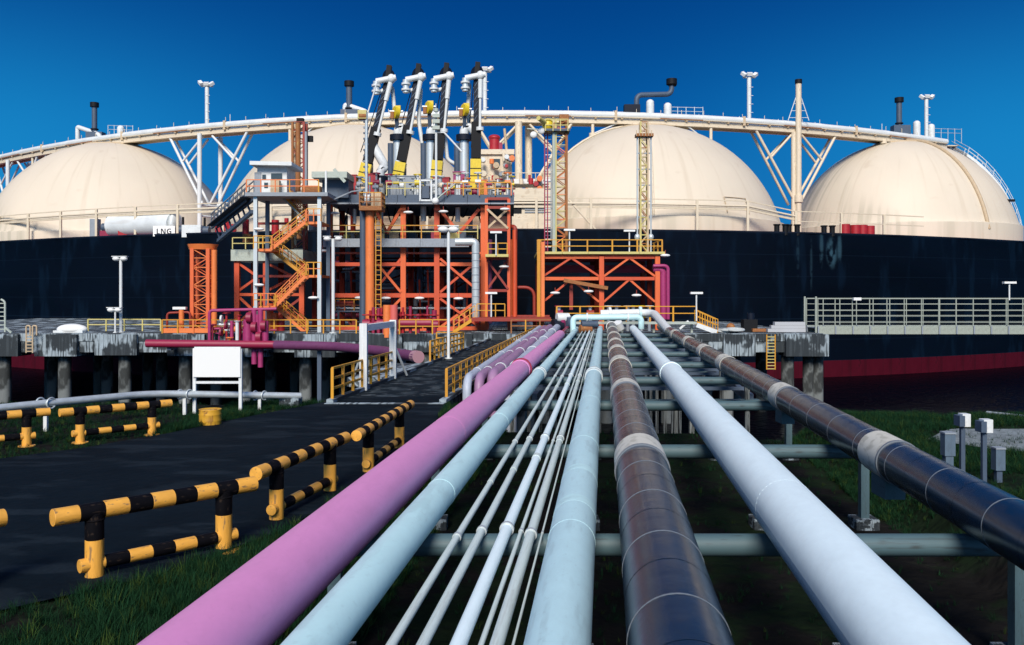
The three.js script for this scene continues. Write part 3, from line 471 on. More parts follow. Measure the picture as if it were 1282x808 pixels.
{
  const cols = [[413, 250], [505, 250], [547, 250], [605, 250]];
  for (const d of [FD, 66.5, BD]) for (const [px, top] of cols) bar(lp, 'column', pos(xOf(px, FD), JY, d), pos(xOf(px, FD), yOf(top + 6, FD), d), 0.44, 0.44, d === FD ? orange() : M.innerShadeRed);
  for (const [y, w] of [[331, 0.3], [370, 0.36], [412, 0.42], [317, 0.16]]) for (let i = 0; i < 3; i++) { const a = xOf(cols[i][0], FD), b = xOf(cols[i + 1][0], FD); for (const d of [FD, BD]) bar(lp, 'beam', pos(a + 0.22, yOf(y, FD), d), pos(b - 0.22, yOf(y, FD), d), w * 0.8, w, d === FD ? orange() : M.innerShadeRed); }
  for (const [px] of cols) for (const y of [335, 372]) bar(lp, 'side_beam', pos(xOf(px, FD), yOf(y, FD), FD + 0.3), pos(xOf(px, FD), yOf(y, FD), BD - 0.3), 0.25, 0.3, M.innerShadeRed);
  const X2 = (x0, x1, y0, y1, d, mat) => { bar(lp, 'cross_brace', at(x0, y0, d - 0.15), at(x1, y1, d - 0.15), 0.2, 0.2, mat()); bar(lp, 'cross_brace', at(x0, y1, d + 0.05), at(x1, y0, d + 0.05), 0.2, 0.2, mat()); };
  X2(467, 502, 324, 366, FD, orange); X2(551, 601, 324, 366, FD, orange); X2(467, 502, 374, 410, FD, orange); X2(551, 601, 374, 410, FD, orange);
  for (const [x0, xm, x1] of [[470, 484, 502], [550, 575, 600]]) { bar(lp, 'cross_brace', at(x0, 262, FD), at(xm, 292, FD), 0.26, 0.26, orange()); bar(lp, 'cross_brace', at(x1, 262, FD), at(xm, 292, FD + 0.02), 0.26, 0.26, orange()); }
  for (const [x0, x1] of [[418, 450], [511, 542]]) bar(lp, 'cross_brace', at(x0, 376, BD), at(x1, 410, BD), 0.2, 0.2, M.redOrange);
  for (let i = 0; i < 3; i++) for (const d of [BD - 0.3]) { const a = xOf(cols[i][0], FD), b = xOf(cols[i + 1][0], FD); for (const [y0, y1] of [[332, 368], [372, 408]]) { bar(lp, 'cross_brace', pos(a, yOf(y0, FD), d), pos(b, yOf(y1, FD), d), 0.16, 0.16, M.innerShadeRed); bar(lp, 'cross_brace', pos(a, yOf(y1, FD), d + 0.25), pos(b, yOf(y0, FD), d + 0.25), 0.16, 0.16, M.innerShadeRed); } }
  for (const [x0, x1, y] of [[416, 452, 390]]) { const q = [pos(xOf(x0, FD), yOf(y, FD), 63), pos(xOf(x1, FD), yOf(y, FD), 63)]; box(lp, 'walk_plate', q[0].clone().lerp(q[1], 0.5), q[1].x - q[0].x, 0.1, 1.4, M.slate); railing(lp, q, 1.0, 0.9, () => (rnd() < 0.5 ? M.brightOrange : yellow()), { rails: [1, 0.5] }); }
  for (const px of [430, 485, 520, 532, 566, 582]) bar(lp, 'hanger_post', pos(xOf(px, FD), yOf(rr(332, 360), FD), rr(63.5, 66)), pos(xOf(px, FD), yOf(412, FD), rr(63.5, 66)), 0.14, 0.14, M.innerShadeRed);
  // lower frame at the left bay
  bar(lp, 'beam', at(418, 380, 63.5), at(444, 380, 63.5), 0.3, 0.3, M.redOrange); bar(lp, 'post', at(443, 380, 63.5), at(443, 412, 63.5), 0.3, 0.3, M.redOrange); bar(lp, 'cross_brace', at(420, 382, 63.6), at(442, 410, 63.6), 0.15, 0.15, M.redOrange);
  // middle deck with its pale edge beam
  const yE = yOf(305, FD); for (let i = 0; i < 6; i++) { const a = xOf(408 + i * 30, FD), b = xOf(408 + (i + 1) * 30, FD) - 0.02; box(lp, 'edge_beam', pos((a + b) / 2, yE, FD - 0.7), b - a, 0.7, 0.5, M.grey); box(lp, 'deck_panel', pos((a + b) / 2, yE + 0.25, 67), b - a, 0.15, 9 * STRETCH, M.slate); }
  railing(lp, [at(410, 299.5, FD - 0.6), at(598, 299.5, FD - 0.6)], 1.15, 1.6, () => (rnd() < 0.5 ? yellow() : M.paleYellow), { rails: [1, 0.55] });
  railing(lp, [pos(xOf(410, FD), yE + 0.32, 70), pos(xOf(600, FD), yE + 0.32, 70)], 1.1, 1.8, yellow);
  // loading-arm deck
  const yA = yOf(251, FD); for (let i = 0; i < 8; i++) { const a = xOf(412 + i * 29, FD), b = xOf(412 + (i + 1) * 29, FD) - 0.03; box(lp, 'arm_deck_panel', pos((a + b) / 2, yA + (i % 2) * 0.01, 66.2), b - a, 0.8, 9.5 * STRETCH, M.slate); box(lp, 'deck_flange', pos((a + b) / 2, yA - 0.38, FD - 0.85), b - a, 0.12, 0.4, M.grey); }
  // white insulated duct that comes off the middle deck and drops to the ground
  tube(lp, 'insulated_duct', [at(570, 303, FD - 2), at(595.5, 303, FD - 2), at(595.5, 399, FD - 2)], 0.32, M.galv, { bend: 0.3, radial: 20 });
  for (let k = 0; k < 9; k++) { const c = at(595.5, 318 + k * 9, FD - 2); rod(lp, 'duct_band', c, c.clone().add(V3(0, 0.07, 0)), 0.335, M.grey, true); }
  // pipes and tanks inside the frame
  for (const [px, y0, y1, r, m, d] of [[478, 262, 288, 0.13, M.white, 63], [530, 258, 277, 0.25, M.white, 63], [573, 260, 278, 0.22, M.white, 63], [444, 262, 280, 0.15, M.white, 63], [589, 272, 288, 0.2, M.grey, 64], [518, 375, 412, 0.35, M.grey, 67], [525, 330, 372, 0.25, M.slate, 68], [536, 330, 372, 0.25, M.slate, 68], [430, 270, 296, 0.4, M.grey, 68], [512, 270, 295, 0.6, M.creamDark, 68], [555, 268, 294, 0.5, M.creamDark, 68]]) rod(lp, 'pipe_dropper', at(px, y0, d), at(px, y1, d), r, m);
  for (const [x0, x1, y, r, m, d] of [[415, 600, 386, 0.1, M.galv, 63.2], [415, 600, 352, 0.12, M.slate, 68], [420, 545, 395, 0.22, M.crimson, 68], [500, 600, 402, 0.3, M.red, 64], [415, 500, 330, 0.25, M.crimson, 69]]) rod(lp, 'pipe_run', at(x0, y, d), at(x1, y, d), r, m);
  tube(lp, 'pipe_run', [at(421, 337, 66), at(440, 337, 66), at(447, 331, 66), at(460, 331, 66)], 0.1, M.grey, { bend: 0.3 });
  for (const [px, py] of [[450, 373], [483, 373.5], [525, 373.5], [574, 374], [419, 267], [511, 266], [555, 265], [404, 314]]) fixture(lp, px, py, FD - 0.8);
  for (let k = 0; k < 46; k++) {                                 // conduits, hoses and small-bore pipes inside the frame
    const m = [M.slate, M.slate, M.innerShadeRed, M.innerShadeRed, M.blueGrey, M.black][Math.floor(rnd() * 6)], d = rr(64.5, 70.5), px = rr(416, 602), py = rr(316, 408);
    if (k % 2) rod(lp, 'conduit', at(px, py, d), at(px, Math.min(411, py + rr(20, 80)), d), rr(0.05, 0.16), m); else rod(lp, 'conduit', at(px, py, d), at(Math.min(606, px + rr(20, 70)), py, d), rr(0.04, 0.13), m);
  }
  for (let k = 0; k < 22; k++) { const px = rr(415, 602), d = rr(63, 69), w = rr(0.4, 1.1), h = rr(0.5, 1.3), yb = yOf(300.5, FD) + 0.05; box(lp, 'cabinet', pos(xOf(px, FD), yb + h / 2, d), w, h, rr(0.4, 0.8), [M.grey, M.creamDark, M.slate, M.crimson, M.paleYellow][k % 5]); }
  for (let k = 0; k < 9; k++) { const px = 420 + k * 22 + rr(-5, 5), y0 = yOf(257, FD), q = pos(xOf(px, FD), y0, 63.2), e = pos(xOf(px + rr(6, 16), FD), y0 - 0.1, 63.4), mid = q.clone().lerp(e, 0.5).add(V3(0, -rr(0.8, 2), 0)); const c = new THREE.CatmullRomCurve3([q, q.clone().lerp(mid, 0.6).add(V3(0, -0.2, 0)), mid, e.clone().lerp(mid, 0.6).add(V3(0, -0.2, 0)), e]); tube(lp, 'hose_loop', c.getPoints(10), 0.06, M.black, { radial: 6 }); }
  for (let k = 0; k < 90; k++) { // valves and gear on the arm deck
    const px = rr(418, 642), y = yOf(244, FD), d = k < 45 ? rr(61.7, 63) : rr(63, 68), q = pos(xOf(px, FD), y - 0.05, d), m = [M.crimson, M.crimson, M.white, M.white, M.grey, M.yellowPaint, M.cream, M.creamDark, M.brightOrange, M.slate][Math.floor(rnd() * 10)];
    const v = groupPart(lp, 'valve_set'), h = rr(0.5, 1.9); rod(v, 'valve_stem', q, q.clone().add(V3(0, h, 0)), rr(0.05, 0.16), rnd() < 0.4 ? M.white : M.grey); rod(v, 'valve_body', q.clone().add(V3(-0.25, h * 0.6, 0)), q.clone().add(V3(0.25, h * 0.6, 0)), rr(0.12, 0.3), m); if (rnd() < 0.6) part(v, 'hand_wheel', wheelGeo(), m, q.clone().add(V3(0, h, 0)));
  }
  for (const [px, py, w, h, m] of [[420, 240, 1.9, 1.6, M.crimson], [440, 228, 1.0, 1.0, M.red], [466, 234, 1.1, 2.0, M.red], [553, 236, 1.4, 1.7, M.red], [575, 227, 1.0, 1.4, M.magenta], [505, 232, 2.1, 1.4, M.grey], [592, 236, 2.0, 1.0, M.yellowPaint], [606, 238, 1.4, 1.5, M.brightOrange], [618, 240, 1.1, 1.2, M.creamDark]]) { const c = at(px, py, 64.5); const g = groupPart(lp, 'equipment_box'); const bt = yOf(245, FD) - 0.05; box(g, 'casing', V3(c.x, (bt + c.y + h / 2) / 2, c.z), w, c.y + h / 2 - bt, 1.2, m); box(g, 'lid', V3(c.x, c.y + h / 2 + 0.04, c.z), w + 0.12, 0.08, 1.3, m); }
  railing(lp, [at(484, 245, FD - 0.7), at(530, 245, FD - 0.7)], 1.1, 1.3, M.paleYellow); railing(lp, [at(560, 245, FD - 0.7), at(640, 245, FD - 0.7)], 1.1, 1.5, () => (rnd() < 0.5 ? yellow() : M.brightOrange));
  // steps and low platform on the right
  const y0 = yOf(398, FD); box(lp, 'low_platform', at(640, 399.5, FD - 2), 6.4, 0.3, 3.0, M.redOrange); railing(lp, [at(597, 397, FD - 3.2), at(632, 397, FD - 3.2)], 1.05, 0.75, yellow, { rails: [1, 0.5] });
  flight(lp, at(595, 398, FD - 2.6), at(568, 416, FD - 2.6), 1.1, () => (rnd() < 0.6 ? yellow() : M.brightOrange), 7);
  tLamp(lp, 615, 367, 397, FD - 3.2); bar(lp, 'beam', at(500, 413, FD - 1.5), at(575, 413, FD - 1.5), 0.4, 0.5, orange());
  bar(lp, 'beam', at(640, 398, FD - 0.5), at(688, 398, FD - 0.5), 0.3, 0.45, M.redOrange);
  tube(lp, 'bent_pipe', [at(645, 360, FD), at(669, 360, FD), at(669, 412, FD)], 0.14, M.redOrange, { bend: 0.9 });
}
function wheelGeo() { return wheelGeo.g || (wheelGeo.g = new THREE.TorusGeometry(0.32, 0.05, 6, 18).rotateX(Math.PI / 2)); }
{ // lattice tower at the right end of the loading platform
  const t = thing('brace_tower', 'red brown lattice tower at the right end of the loading platform', 'tower', pos(xOf(624, FD), JY, FD));
  const cx = [[609, 0], [637, 0]]; for (const d of [61.2, 64]) for (const [px] of cx) bar(t, 'leg', pos(xOf(px, 61.2), JY, d), pos(xOf(px, 61.2), yOf(249, 61.2), d), 0.25, 0.25, d < 62 ? orange() : M.redOrange);
  for (const y of [249, 260, 288, 324, 364]) bar(t, 'beam', at(609, y, 61.2), at(637, y, 61.2), 0.22, 0.22, M.redOrange);
  for (const [y0, y1] of [[262, 286], [326, 362]]) { bar(t, 'cross_brace', at(610, y0, 61.1), at(636, y1, 61.1), 0.18, 0.18, y0 < 300 ? M.creamDark : M.redOrange); bar(t, 'cross_brace', at(610, y1, 61.35), at(636, y0, 61.35), 0.18, 0.18, y0 < 300 ? M.creamDark : M.redOrange); }
  box(t, 'landing', at(622.5, 321, 61.2), 1.9, 0.22, 3, M.paleYellow); railing(t, [at(611, 319, 60.3), at(635, 319, 60.3)], 0.95, 0.7, yellow, { rails: [1, 0.5] }); tLamp(t, 621, 291, 320, 59.9); fixture(t, 632, 262, 60.8); fixture(t, 631, 334, 60.8);
  rod(t, 'riser_pipe', at(644.5, 288, 61.4), at(644.5, 405, 61.4), 0.2, orange(), true); rod(t, 'riser_pipe', at(639.5, 300, 62), at(639.5, 405, 62), 0.2, orange()); rod(t, 'riser_pipe', at(613, 300, 62), at(613, 405, 62), 0.22, M.purple); tube(t, 'pipe_bend', [at(645, 300, 61.4), at(645, 284, 61.4), at(636, 284, 62)], 0.19, M.redOrange, { bend: 0.35 });
}
{ // orange crane post with basket
  const t = thing('crane_post', 'bright orange post with a rusty basket and a dark pipe at its side', 'post', pos(xOf(462, 59.5), JY, 59.5));
  rod(t, 'column', pos(xOf(463, 59.5), JY, 59.5), pos(xOf(463, 59.5), yOf(262, 59.5), 59.5), 0.36, M.brightOrange, true); rod(t, 'dark_pipe', pos(xOf(454, 59.5), JY, 59.6), pos(xOf(454, 59.5), yOf(255, 59.5), 59.6), 0.26, M.slate, true);
  const f0 = yOf(262, 59.5); box(t, 'basket_floor', pos(xOf(466, 59.5), f0, 59.5), 1.8, 0.35, 2, M.rustSteel);
  const c = (px, d) => pos(xOf(px, 59.5), f0 + 0.15, d); railing(t, [c(452.5, 60.3), c(452.5, 58.7), c(479.5, 58.7), c(479.5, 60.3)], 1.1, 0.6, () => (rnd() < 0.5 ? M.rustSteel : yellow()), { rails: [1, 0.66, 0.33] });
  box(t, 'machinery', pos(xOf(471, 59.5), f0 + 0.75, 59.7), 0.8, 1.2, 0.9, M.creamDark); rod(t, 'machinery_drum', pos(xOf(457, 59.5), f0 + 0.8, 59.6), pos(xOf(463, 59.5), f0 + 0.8, 59.6), 0.4, M.white);
  for (let y = 1; y < 10; y += 0.4) bar(t, 'rung', pos(xOf(470.5, 59.5), JY + y, 59.45), pos(xOf(477, 59.5), JY + y, 59.45), 0.05, 0.05, yellow()); for (const px of [470.5, 477]) bar(t, 'ladder_rail', pos(xOf(px, 59.5), JY, 59.45), pos(xOf(px, 59.5), f0, 59.45), 0.07, 0.07, yellow());
  rod(t, 'signal_pole', pos(xOf(458, 59.5), f0, 59.7), pos(xOf(458, 59.5), yOf(140, 59.5), 59.7), 0.12, M.galv); box(t, 'beacon', pos(xOf(453, 59.5), yOf(143, 59.5), 59.7), 0.7, 0.7, 0.5, M.paleYellow); rod(t, 'beacon_drum', pos(xOf(449, 59.5), yOf(145, 59.5), 59.7), pos(xOf(458, 59.5), yOf(145, 59.5), 59.7), 0.3, M.rustSteel);
  rod(t, 'whip_aerial', pos(xOf(460, 59.5), yOf(140, 59.5), 59.7), pos(xOf(472, 59.5), yOf(100, 59.5), 59.7), 0.06, M.white);
  for (let k = 0; k < 14; k++) box(t, 'pole_bracket', pos(xOf(457, 59.5), f0 + 1.2 + k * 0.46, 59.8), 0.4, 0.14, 0.2, k % 3 ? M.slate : M.grey);
  bar(t, 'stay', at(404, 256, 60), at(440, 240, 60), 0.1, 0.1, M.grey); bar(t, 'stay', at(440, 240, 60), at(454, 238, 59.6), 0.1, 0.1, M.grey);
}
// ---------------------------------------------------------------- loading arms
const armData = [
  { b: [462, 196], h: [486, 100], riser: 476, ro: [470, 224], sheave: null, ol: [[491, 108], [494, 140], [499, 165]], lb: 'leftmost loading arm, tilted most, with a yellow counterweight and dark boom' },
  { b: [504, 194], h: [523, 98], riser: 498, ro: [495, 172], sheave: [496, 141], ol: [[527, 110], [524, 150], [533, 208], [541, 218]], lb: 'second loading arm from the left with yellow sheave beside its dark boom' },
  { b: [549, 192], h: [558, 97], riser: 539, ro: [540, 172], sheave: [537, 135], ol: [[562, 110], [556, 160], [560, 200], [574, 208]], lb: 'third loading arm from the left with a white curved pipe at its foot' },
  { b: [596, 190], h: [597, 96], riser: 581, ro: [583, 172], sheave: [582, 138], ol: [[588, 105], [586, 130], [587, 156]], lb: 'rightmost loading arm standing upright, nearest the red deck vent' }];
for (const A of armData) {
  const d = 65, deck = yOf(245, FD) - 0.05, base = pos(xOf(A.riser, d), deck, d);
  const g = thing('marine_loading_crane', A.lb, 'loading arm', base, 'four loading arms');
  const P = (px, py, dd = 0) => at(px, py, d + dd), bA = P(...A.b), bH = P(...A.h), dir = V3().subVectors(bH, bA).normalize();
  rod(g, 'riser', base, P(A.riser, A.ro[1]), 0.42, M.galv, true); rod(g, 'riser', base.clone().add(V3(-0.62, 0, 0.15)), P(A.riser, A.ro[1] + 8).add(V3(-0.62, 0, 0.15)), 0.26, M.slate, true);
  rod(g, 'riser_flange', base, base.clone().add(V3(0, 0.2, 0)), 0.75, M.grey, true); rod(g, 'riser_collar', P(A.riser, A.ro[1] + 4), P(A.riser, A.ro[1] - 3), 0.72, M.navy, true);
  tube(g, 'top_elbow', [P(A.riser, A.ro[1]), P(A.riser, A.ro[1] - 12), P(A.riser + 7, A.ro[1] - 14), bA.clone().add(V3(0, 1.6, 0))], 0.4, M.white, { bend: 0.5 });
  const foot = V3(bA.x, deck, bA.z - 0.5); bar(g, 'support_post', foot, bA.clone().add(V3(0, -0.5, -0.5)), 0.5, 0.5, M.slate);
  // boom: dark box girder with the white product pipe on it
  bar(g, 'boom', bA.clone().addScaledVector(dir, -0.5), bH, 0.5, 0.5, M.navy); bar(g, 'boom_root', bA.clone().addScaledVector(dir, -0.6), bA.clone().addScaledVector(dir, 2.6), 0.85, 0.8, M.black); for (let k = 0; k < 6; k++) bar(g, 'boom_lacing', bA.clone().addScaledVector(dir, 2.6 + k * 0.6).add(V3(-0.28, 0, 0.2)), bA.clone().addScaledVector(dir, 3.2 + k * 0.6).add(V3(0.1, 0, 0.27)), 0.06, 0.06, M.slate);
  const off = V3(0.34, 0, 0.42); rod(g, 'boom_pipe', bA.clone().addScaledVector(dir, 1.9).add(off), bH.clone().addScaledVector(dir, -1.9).add(off), 0.12, M.white); rod(g, 'boom_pipe', bH.clone().addScaledVector(dir, -2.0).add(off), bH.clone().add(off), 0.21, M.white, true);
  rod(g, 'pipe_flange', bA.clone().addScaledVector(dir, 1.8).add(off), bA.clone().addScaledVector(dir, 2.1).add(off), 0.34, M.white);
  // head: swivel joints and dark sheave
  rod(g, 'head_swivel', bH.clone().add(V3(-1.0, -0.25, 0.45)), bH.clone().add(V3(0.75, 0.1, 0.45)), 0.26, M.white, true); ball(g, 'head_elbow', bH.clone().add(off), 0.38, 0.42, 0.38, M.white);
  rod(g, 'outer_swivel', bH.clone().add(V3(-1.0, -0.25, 0.45)), bH.clone().add(V3(-1.0, -1.4, 0.45)), 0.28, M.galv, true); for (const s of [0.3, 0.8]) rod(g, 'swivel_ring', bH.clone().add(V3(-1.0, -0.25 - s, 0.45)), bH.clone().add(V3(-1.0, -0.4 - s, 0.45)), 0.4, M.white, true);
  const sh = part(g, 'head_sheave', new THREE.CylinderGeometry(0.66, 0.66, 0.26, 24).rotateZ(Math.PI / 2), M.navy, bH.clone().add(V3(0.0, 0.3, -0.1))); sh.rotation.y = 0.9; const gd = box(g, 'sheave_guard', bH.clone().add(V3(0.05, 0.75, 0)), 0.42, 1.0, 0.6, M.black); gd.rotation.z = -0.1;
  // yellow counterweight
  const cw = box(g, 'counterweight', bA.clone().addScaledVector(dir, -1.7), 0.95, 2.0, 0.9, M.yellowPaint); cw.quaternion.setFromUnitVectors(Y, dir); for (const k of [-0.5, 0.15]) { const s = box(g, 'counterweight_strap', bA.clone().addScaledVector(dir, -1.7 + k), 1.0, 0.07, 0.96, M.black); s.quaternion.copy(cw.quaternion); }
  bar(g, 'counterweight_link', bA.clone().addScaledVector(dir, -2.7), bA.clone().addScaledVector(dir, -4).setY(Math.max(deck, bA.y - 4.2)), 0.5, 0.5, M.navy);
  if (A.sheave) { const c = P(...A.sheave, -0.6); part(g, 'sheave_cover', new THREE.CylinderGeometry(0.55, 0.5, 0.4, 12).rotateZ(Math.PI / 2).rotateY(0.5), M.yellowPaint, c); box(g, 'sheave_block', c.clone().add(V3(0.15, 0.3, 0)), 0.5, 0.55, 0.5, M.yellowPaint); box(g, 'sheave_bracket', c.clone().add(V3(-0.35, -0.25, 0.1)), 0.3, 0.6, 0.35, M.rustSteel); rod(g, 'sheave_pin', c.clone().add(V3(-0.6, 0.1, 0)), c.clone().add(V3(0.6, 0.1, 0)), 0.1, M.galv); bar(g, 'sheave_stand', c, P(A.riser, A.ro[1] - 2), 0.3, 0.3, M.slate); }
  tube(g, 'outboard_pipe', [bH.clone().add(V3(-1.0, -1.3, 0.45)), ...A.ol.map((q) => P(...q, 0.4))], 0.18, M.white, { bend: 0.35 });
  for (const s of [-0.2, 0.15]) rod(g, 'cable', bH.clone().add(V3(s, 0.3, -0.1)), bA.clone().add(V3(s - 0.6, 0.4, -0.2)), 0.04, M.black);
}
{ // thin white davit pole in front of the arms
  const b = at(546, 250, 61), t = thing('davit_pole', 'thin white davit pole standing before the third loading arm', 'pole', b); rod(t, 'pole', b.clone().add(V3(0, -0.4, 0)), at(546, 140, 61), 0.1, M.white); for (const y of [145, 152, 160]) box(t, 'pole_lamp', at(546, y, 60.8), 0.6, 0.3, 0.3, M.paleGreen); rod(t, 'pole_cap', at(546, 140, 61), at(546, 136, 61), 0.2, M.paleGreen);
  rod(t, 'stay_bar', at(556, 166, 61), at(578, 190, 61), 0.08, M.white); ball(t, 'counter_ball', at(545, 252, 60.6), 0.3, 0.3, 0.3, M.lampWhite); rod(t, 'stay_bar', at(546, 250, 61), at(570, 230, 61), 0.06, M.paleGreen); rod(t, 'stay_bar', at(556, 166, 61), at(546, 166, 61), 0.06, M.white);
  const w = thing('window_cage', 'small white framed cage box at the edge of the arm deck', 'cage', at(533, 247, 61)); for (const px of [526, 540]) bar(w, 'cage_post', at(px, 225, 61), at(px, 252, 61), 0.14, 0.14, M.white); for (const py of [226, 251]) bar(w, 'cage_rail', at(526, py, 61), at(540, py, 61), 0.14, 0.14, M.white); box(w, 'cage_drum', at(533, 241, 61.4), 0.6, 1.0, 0.5, M.slate);
}
// ---------------------------------------------------------------- stair tower with its cabin
{
  const d0 = 58.2, d1 = 61, D = 59.6, t = thing('stair_tower', 'orange zigzag stair tower with pale posts and a white cabin on top', 'tower', pos(xOf(360, D), JY, D));
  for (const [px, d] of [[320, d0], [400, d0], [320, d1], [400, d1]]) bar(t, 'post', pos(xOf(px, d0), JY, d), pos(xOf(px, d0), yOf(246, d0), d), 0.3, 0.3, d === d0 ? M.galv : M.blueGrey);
  const yT = yOf(244, d0); box(t, 'top_deck', pos(xOf(360, d0), yT, D + 0.8), xOf(412, d0) - xOf(309, d0), 0.3, 6.2, M.grey);
  railing(t, [pos(xOf(310, d0), yT + 0.15, d0 - 0.3), pos(xOf(400, d0), yT + 0.15, d0 - 0.3)], 1.0, 1.1, () => (rnd() < 0.5 ? yellow() : M.brightOrange), { rails: [1, 0.5] });
  // cabin
  const cab = groupPart(t, 'cabin'), cy = yT + 0.15, cz = D + 1; const cxm = xOf(334, d0), h = yOf(205, d0) - cy;
  box(cab, 'cabin_wall', pos(cxm, cy + h / 2, cz), xOf(350, d0) - xOf(312, d0), h, 2.8, M.white); const rf = box(cab, 'cabin_roof', pos(cxm + 0.1, cy + h + 0.14, cz - 0.2), xOf(357, d0) - xOf(304, d0), 0.3, 3.9, M.white); rf.rotation.z = -0.02;
  for (const px of [324, 326.5]) box(cab, 'cabin_window', pos(xOf(px, d0), cy + h * (px < 325 ? 0.62 : 0.34), cz - 1.4 / STRETCH - 0.02), 0.3, 0.42, 0.06, M.glass); box(cab, 'cabin_window', pos(xOf(340, d0), cy + h * 0.66, cz - 1.4 / STRETCH - 0.02), 0.9, 0.45, 0.06, M.glass); box(cab, 'cabin_door', pos(xOf(316, d0), cy + h * 0.4, cz - 1.4 / STRETCH - 0.02), 0.55, h * 0.78, 0.05, M.grey);
  box(t, 'equipment', pos(xOf(341, d0), cy + 0.55, D - 0.6), 0.7, 1.1, 0.6, M.creamDark); box(t, 'equipment', pos(xOf(386, d0), cy + 0.35, D - 0.4), 1.5, 0.6, 0.7, M.rustSteel);
  // second, lower shed at the right
  const sh = groupPart(t, 'shelter'); box(sh, 'shelter_roof', pos(xOf(405, d0), yOf(214, d0), cz + 0.8), 2.9, 0.5, 3.4, M.paleGreen); box(sh, 'shelter_wall', pos(xOf(409, d0), yOf(229, d0), cz + 1.4), 2.2, 1.6, 2.4, M.slate); const slp = bar(sh, 'shelter_brace', at(418, 212, d0 + 1), at(432, 228, d0 + 1), 0.2, 0.25, M.paleGreen); bar(sh, 'shelter_post', at(408, 214, d0), at(408, 243, d0), 0.14, 0.14, M.white);
  // landings and flights
  const F = () => (rnd() < 0.62 ? yellow() : M.brightOrange);
  const land = (x0, x1, py) => { const y = yOf(py, d0); box(t, 'landing', pos((xOf(x0, d0) + xOf(x1, d0)) / 2, y, D), xOf(x1, d0) - xOf(x0, d0), 0.2, 3.0, M.brightOrange); railing(t, [pos(xOf(x0, d0), y + 0.1, d0 - 0.1), pos(xOf(x1, d0), y + 0.1, d0 - 0.1)], 1.0, 0.6, F, { rails: [1, 0.5] }); };
  land(318, 341, 313); land(384, 402, 346); land(318, 345, 385); land(384, 402, 279);
  const S = (x0, y0, x1, y1, dd) => flight(t, at(x0, y0, d0 + dd), at(x1, y1, d0 + dd), 1.0, F, 11);
  S(341, 313, 384, 279, 0.5); S(341, 313, 384, 346, 2.0); S(345, 385, 384, 346, 0.5); S(348, 385, 384, 417, 2.0); S(358, 246, 384, 279, 2.0);
  bar(t, 'brace', at(352, 246, d0 + 1.2), at(382, 276, d0 + 1.2), 0.14, 0.14, M.paleGreen); bar(t, 'beam', at(320, 280, d1), at(400, 280, d1), 0.2, 0.2, M.redOrange); bar(t, 'beam', at(320, 346, d1), at(400, 346, d1), 0.2, 0.2, M.redOrange);
  fixture(t, 324, 357, d0 - 0.3); fixture(t, 392, 373, d0 - 0.3); fixture(t, 324, 287, d0 - 0.3);
}
{ // left platform under the stair tower
  const t = thing('side_platform', 'pale capped orange braced platform left of the stair tower', 'platform', pos(xOf(330, 63), JY, 63));
  const d = 62; for (const dd of [62, 66]) for (const px of [297, 333, 378]) bar(t, 'column', pos(xOf(px, 62), JY, dd), pos(xOf(px, 62), yOf(324, 62), dd), 0.42, 0.42, dd === 62 ? orange() : M.innerShadeRed);
  for (let i = 0; i < 3; i++) { const a = xOf(291 + i * 30, d), b = xOf(321 + i * 30, d) - 0.02; box(t, 'cap_beam', pos((a + b) / 2, yOf(320, d), 64), b - a, 0.95, 4.8 * STRETCH, M.paleGreen); }
  for (const [x0, x1] of [[299, 331], [335, 376]]) { bar(t, 'cross_brace', at(x0, 330, d), at(x1 - 8, 347, d), 0.2, 0.2, orange()); bar(t, 'cross_brace', at(x0, 364, d + 0.02), at(x1 - 8, 347, d + 0.02), 0.2, 0.2, orange()); bar(t, 'cross_brace', at(x0, 372, d), at(x1, 402, d), 0.2, 0.2, orange()); bar(t, 'beam', at(x0, 369, d), at(x1, 369, d), 0.24, 0.24, orange()); bar(t, 'cross_brace', at(x1, 374, d + 0.02), at(x0, 404, d + 0.02), 0.2, 0.2, M.redOrange); }
  railing(t, [at(291, 312, 61), at(340, 312, 61)], 0.95, 1.2, M.paleYellow, { rails: [1, 0.5] });
  for (const [px, y0, y1] of [[338, 380, 416], [344, 392, 416], [352, 398, 416]]) rod(t, 'stand_pipe', at(px, y0, 60.5), at(px, y1, 60.5), 0.28, px > 350 ? M.red : orange());
  for (let k = 0; k < 10; k++) { const px = rr(297, 395), q = at(px, 296 + rr(-8, 8), 68); rod(t, 'valve_body', q, q.clone().add(V3(0, rr(0.6, 1.6), 0)), rr(0.2, 0.5), [M.rustSteel, M.red, M.creamDark, M.slate][k % 4]); }
}
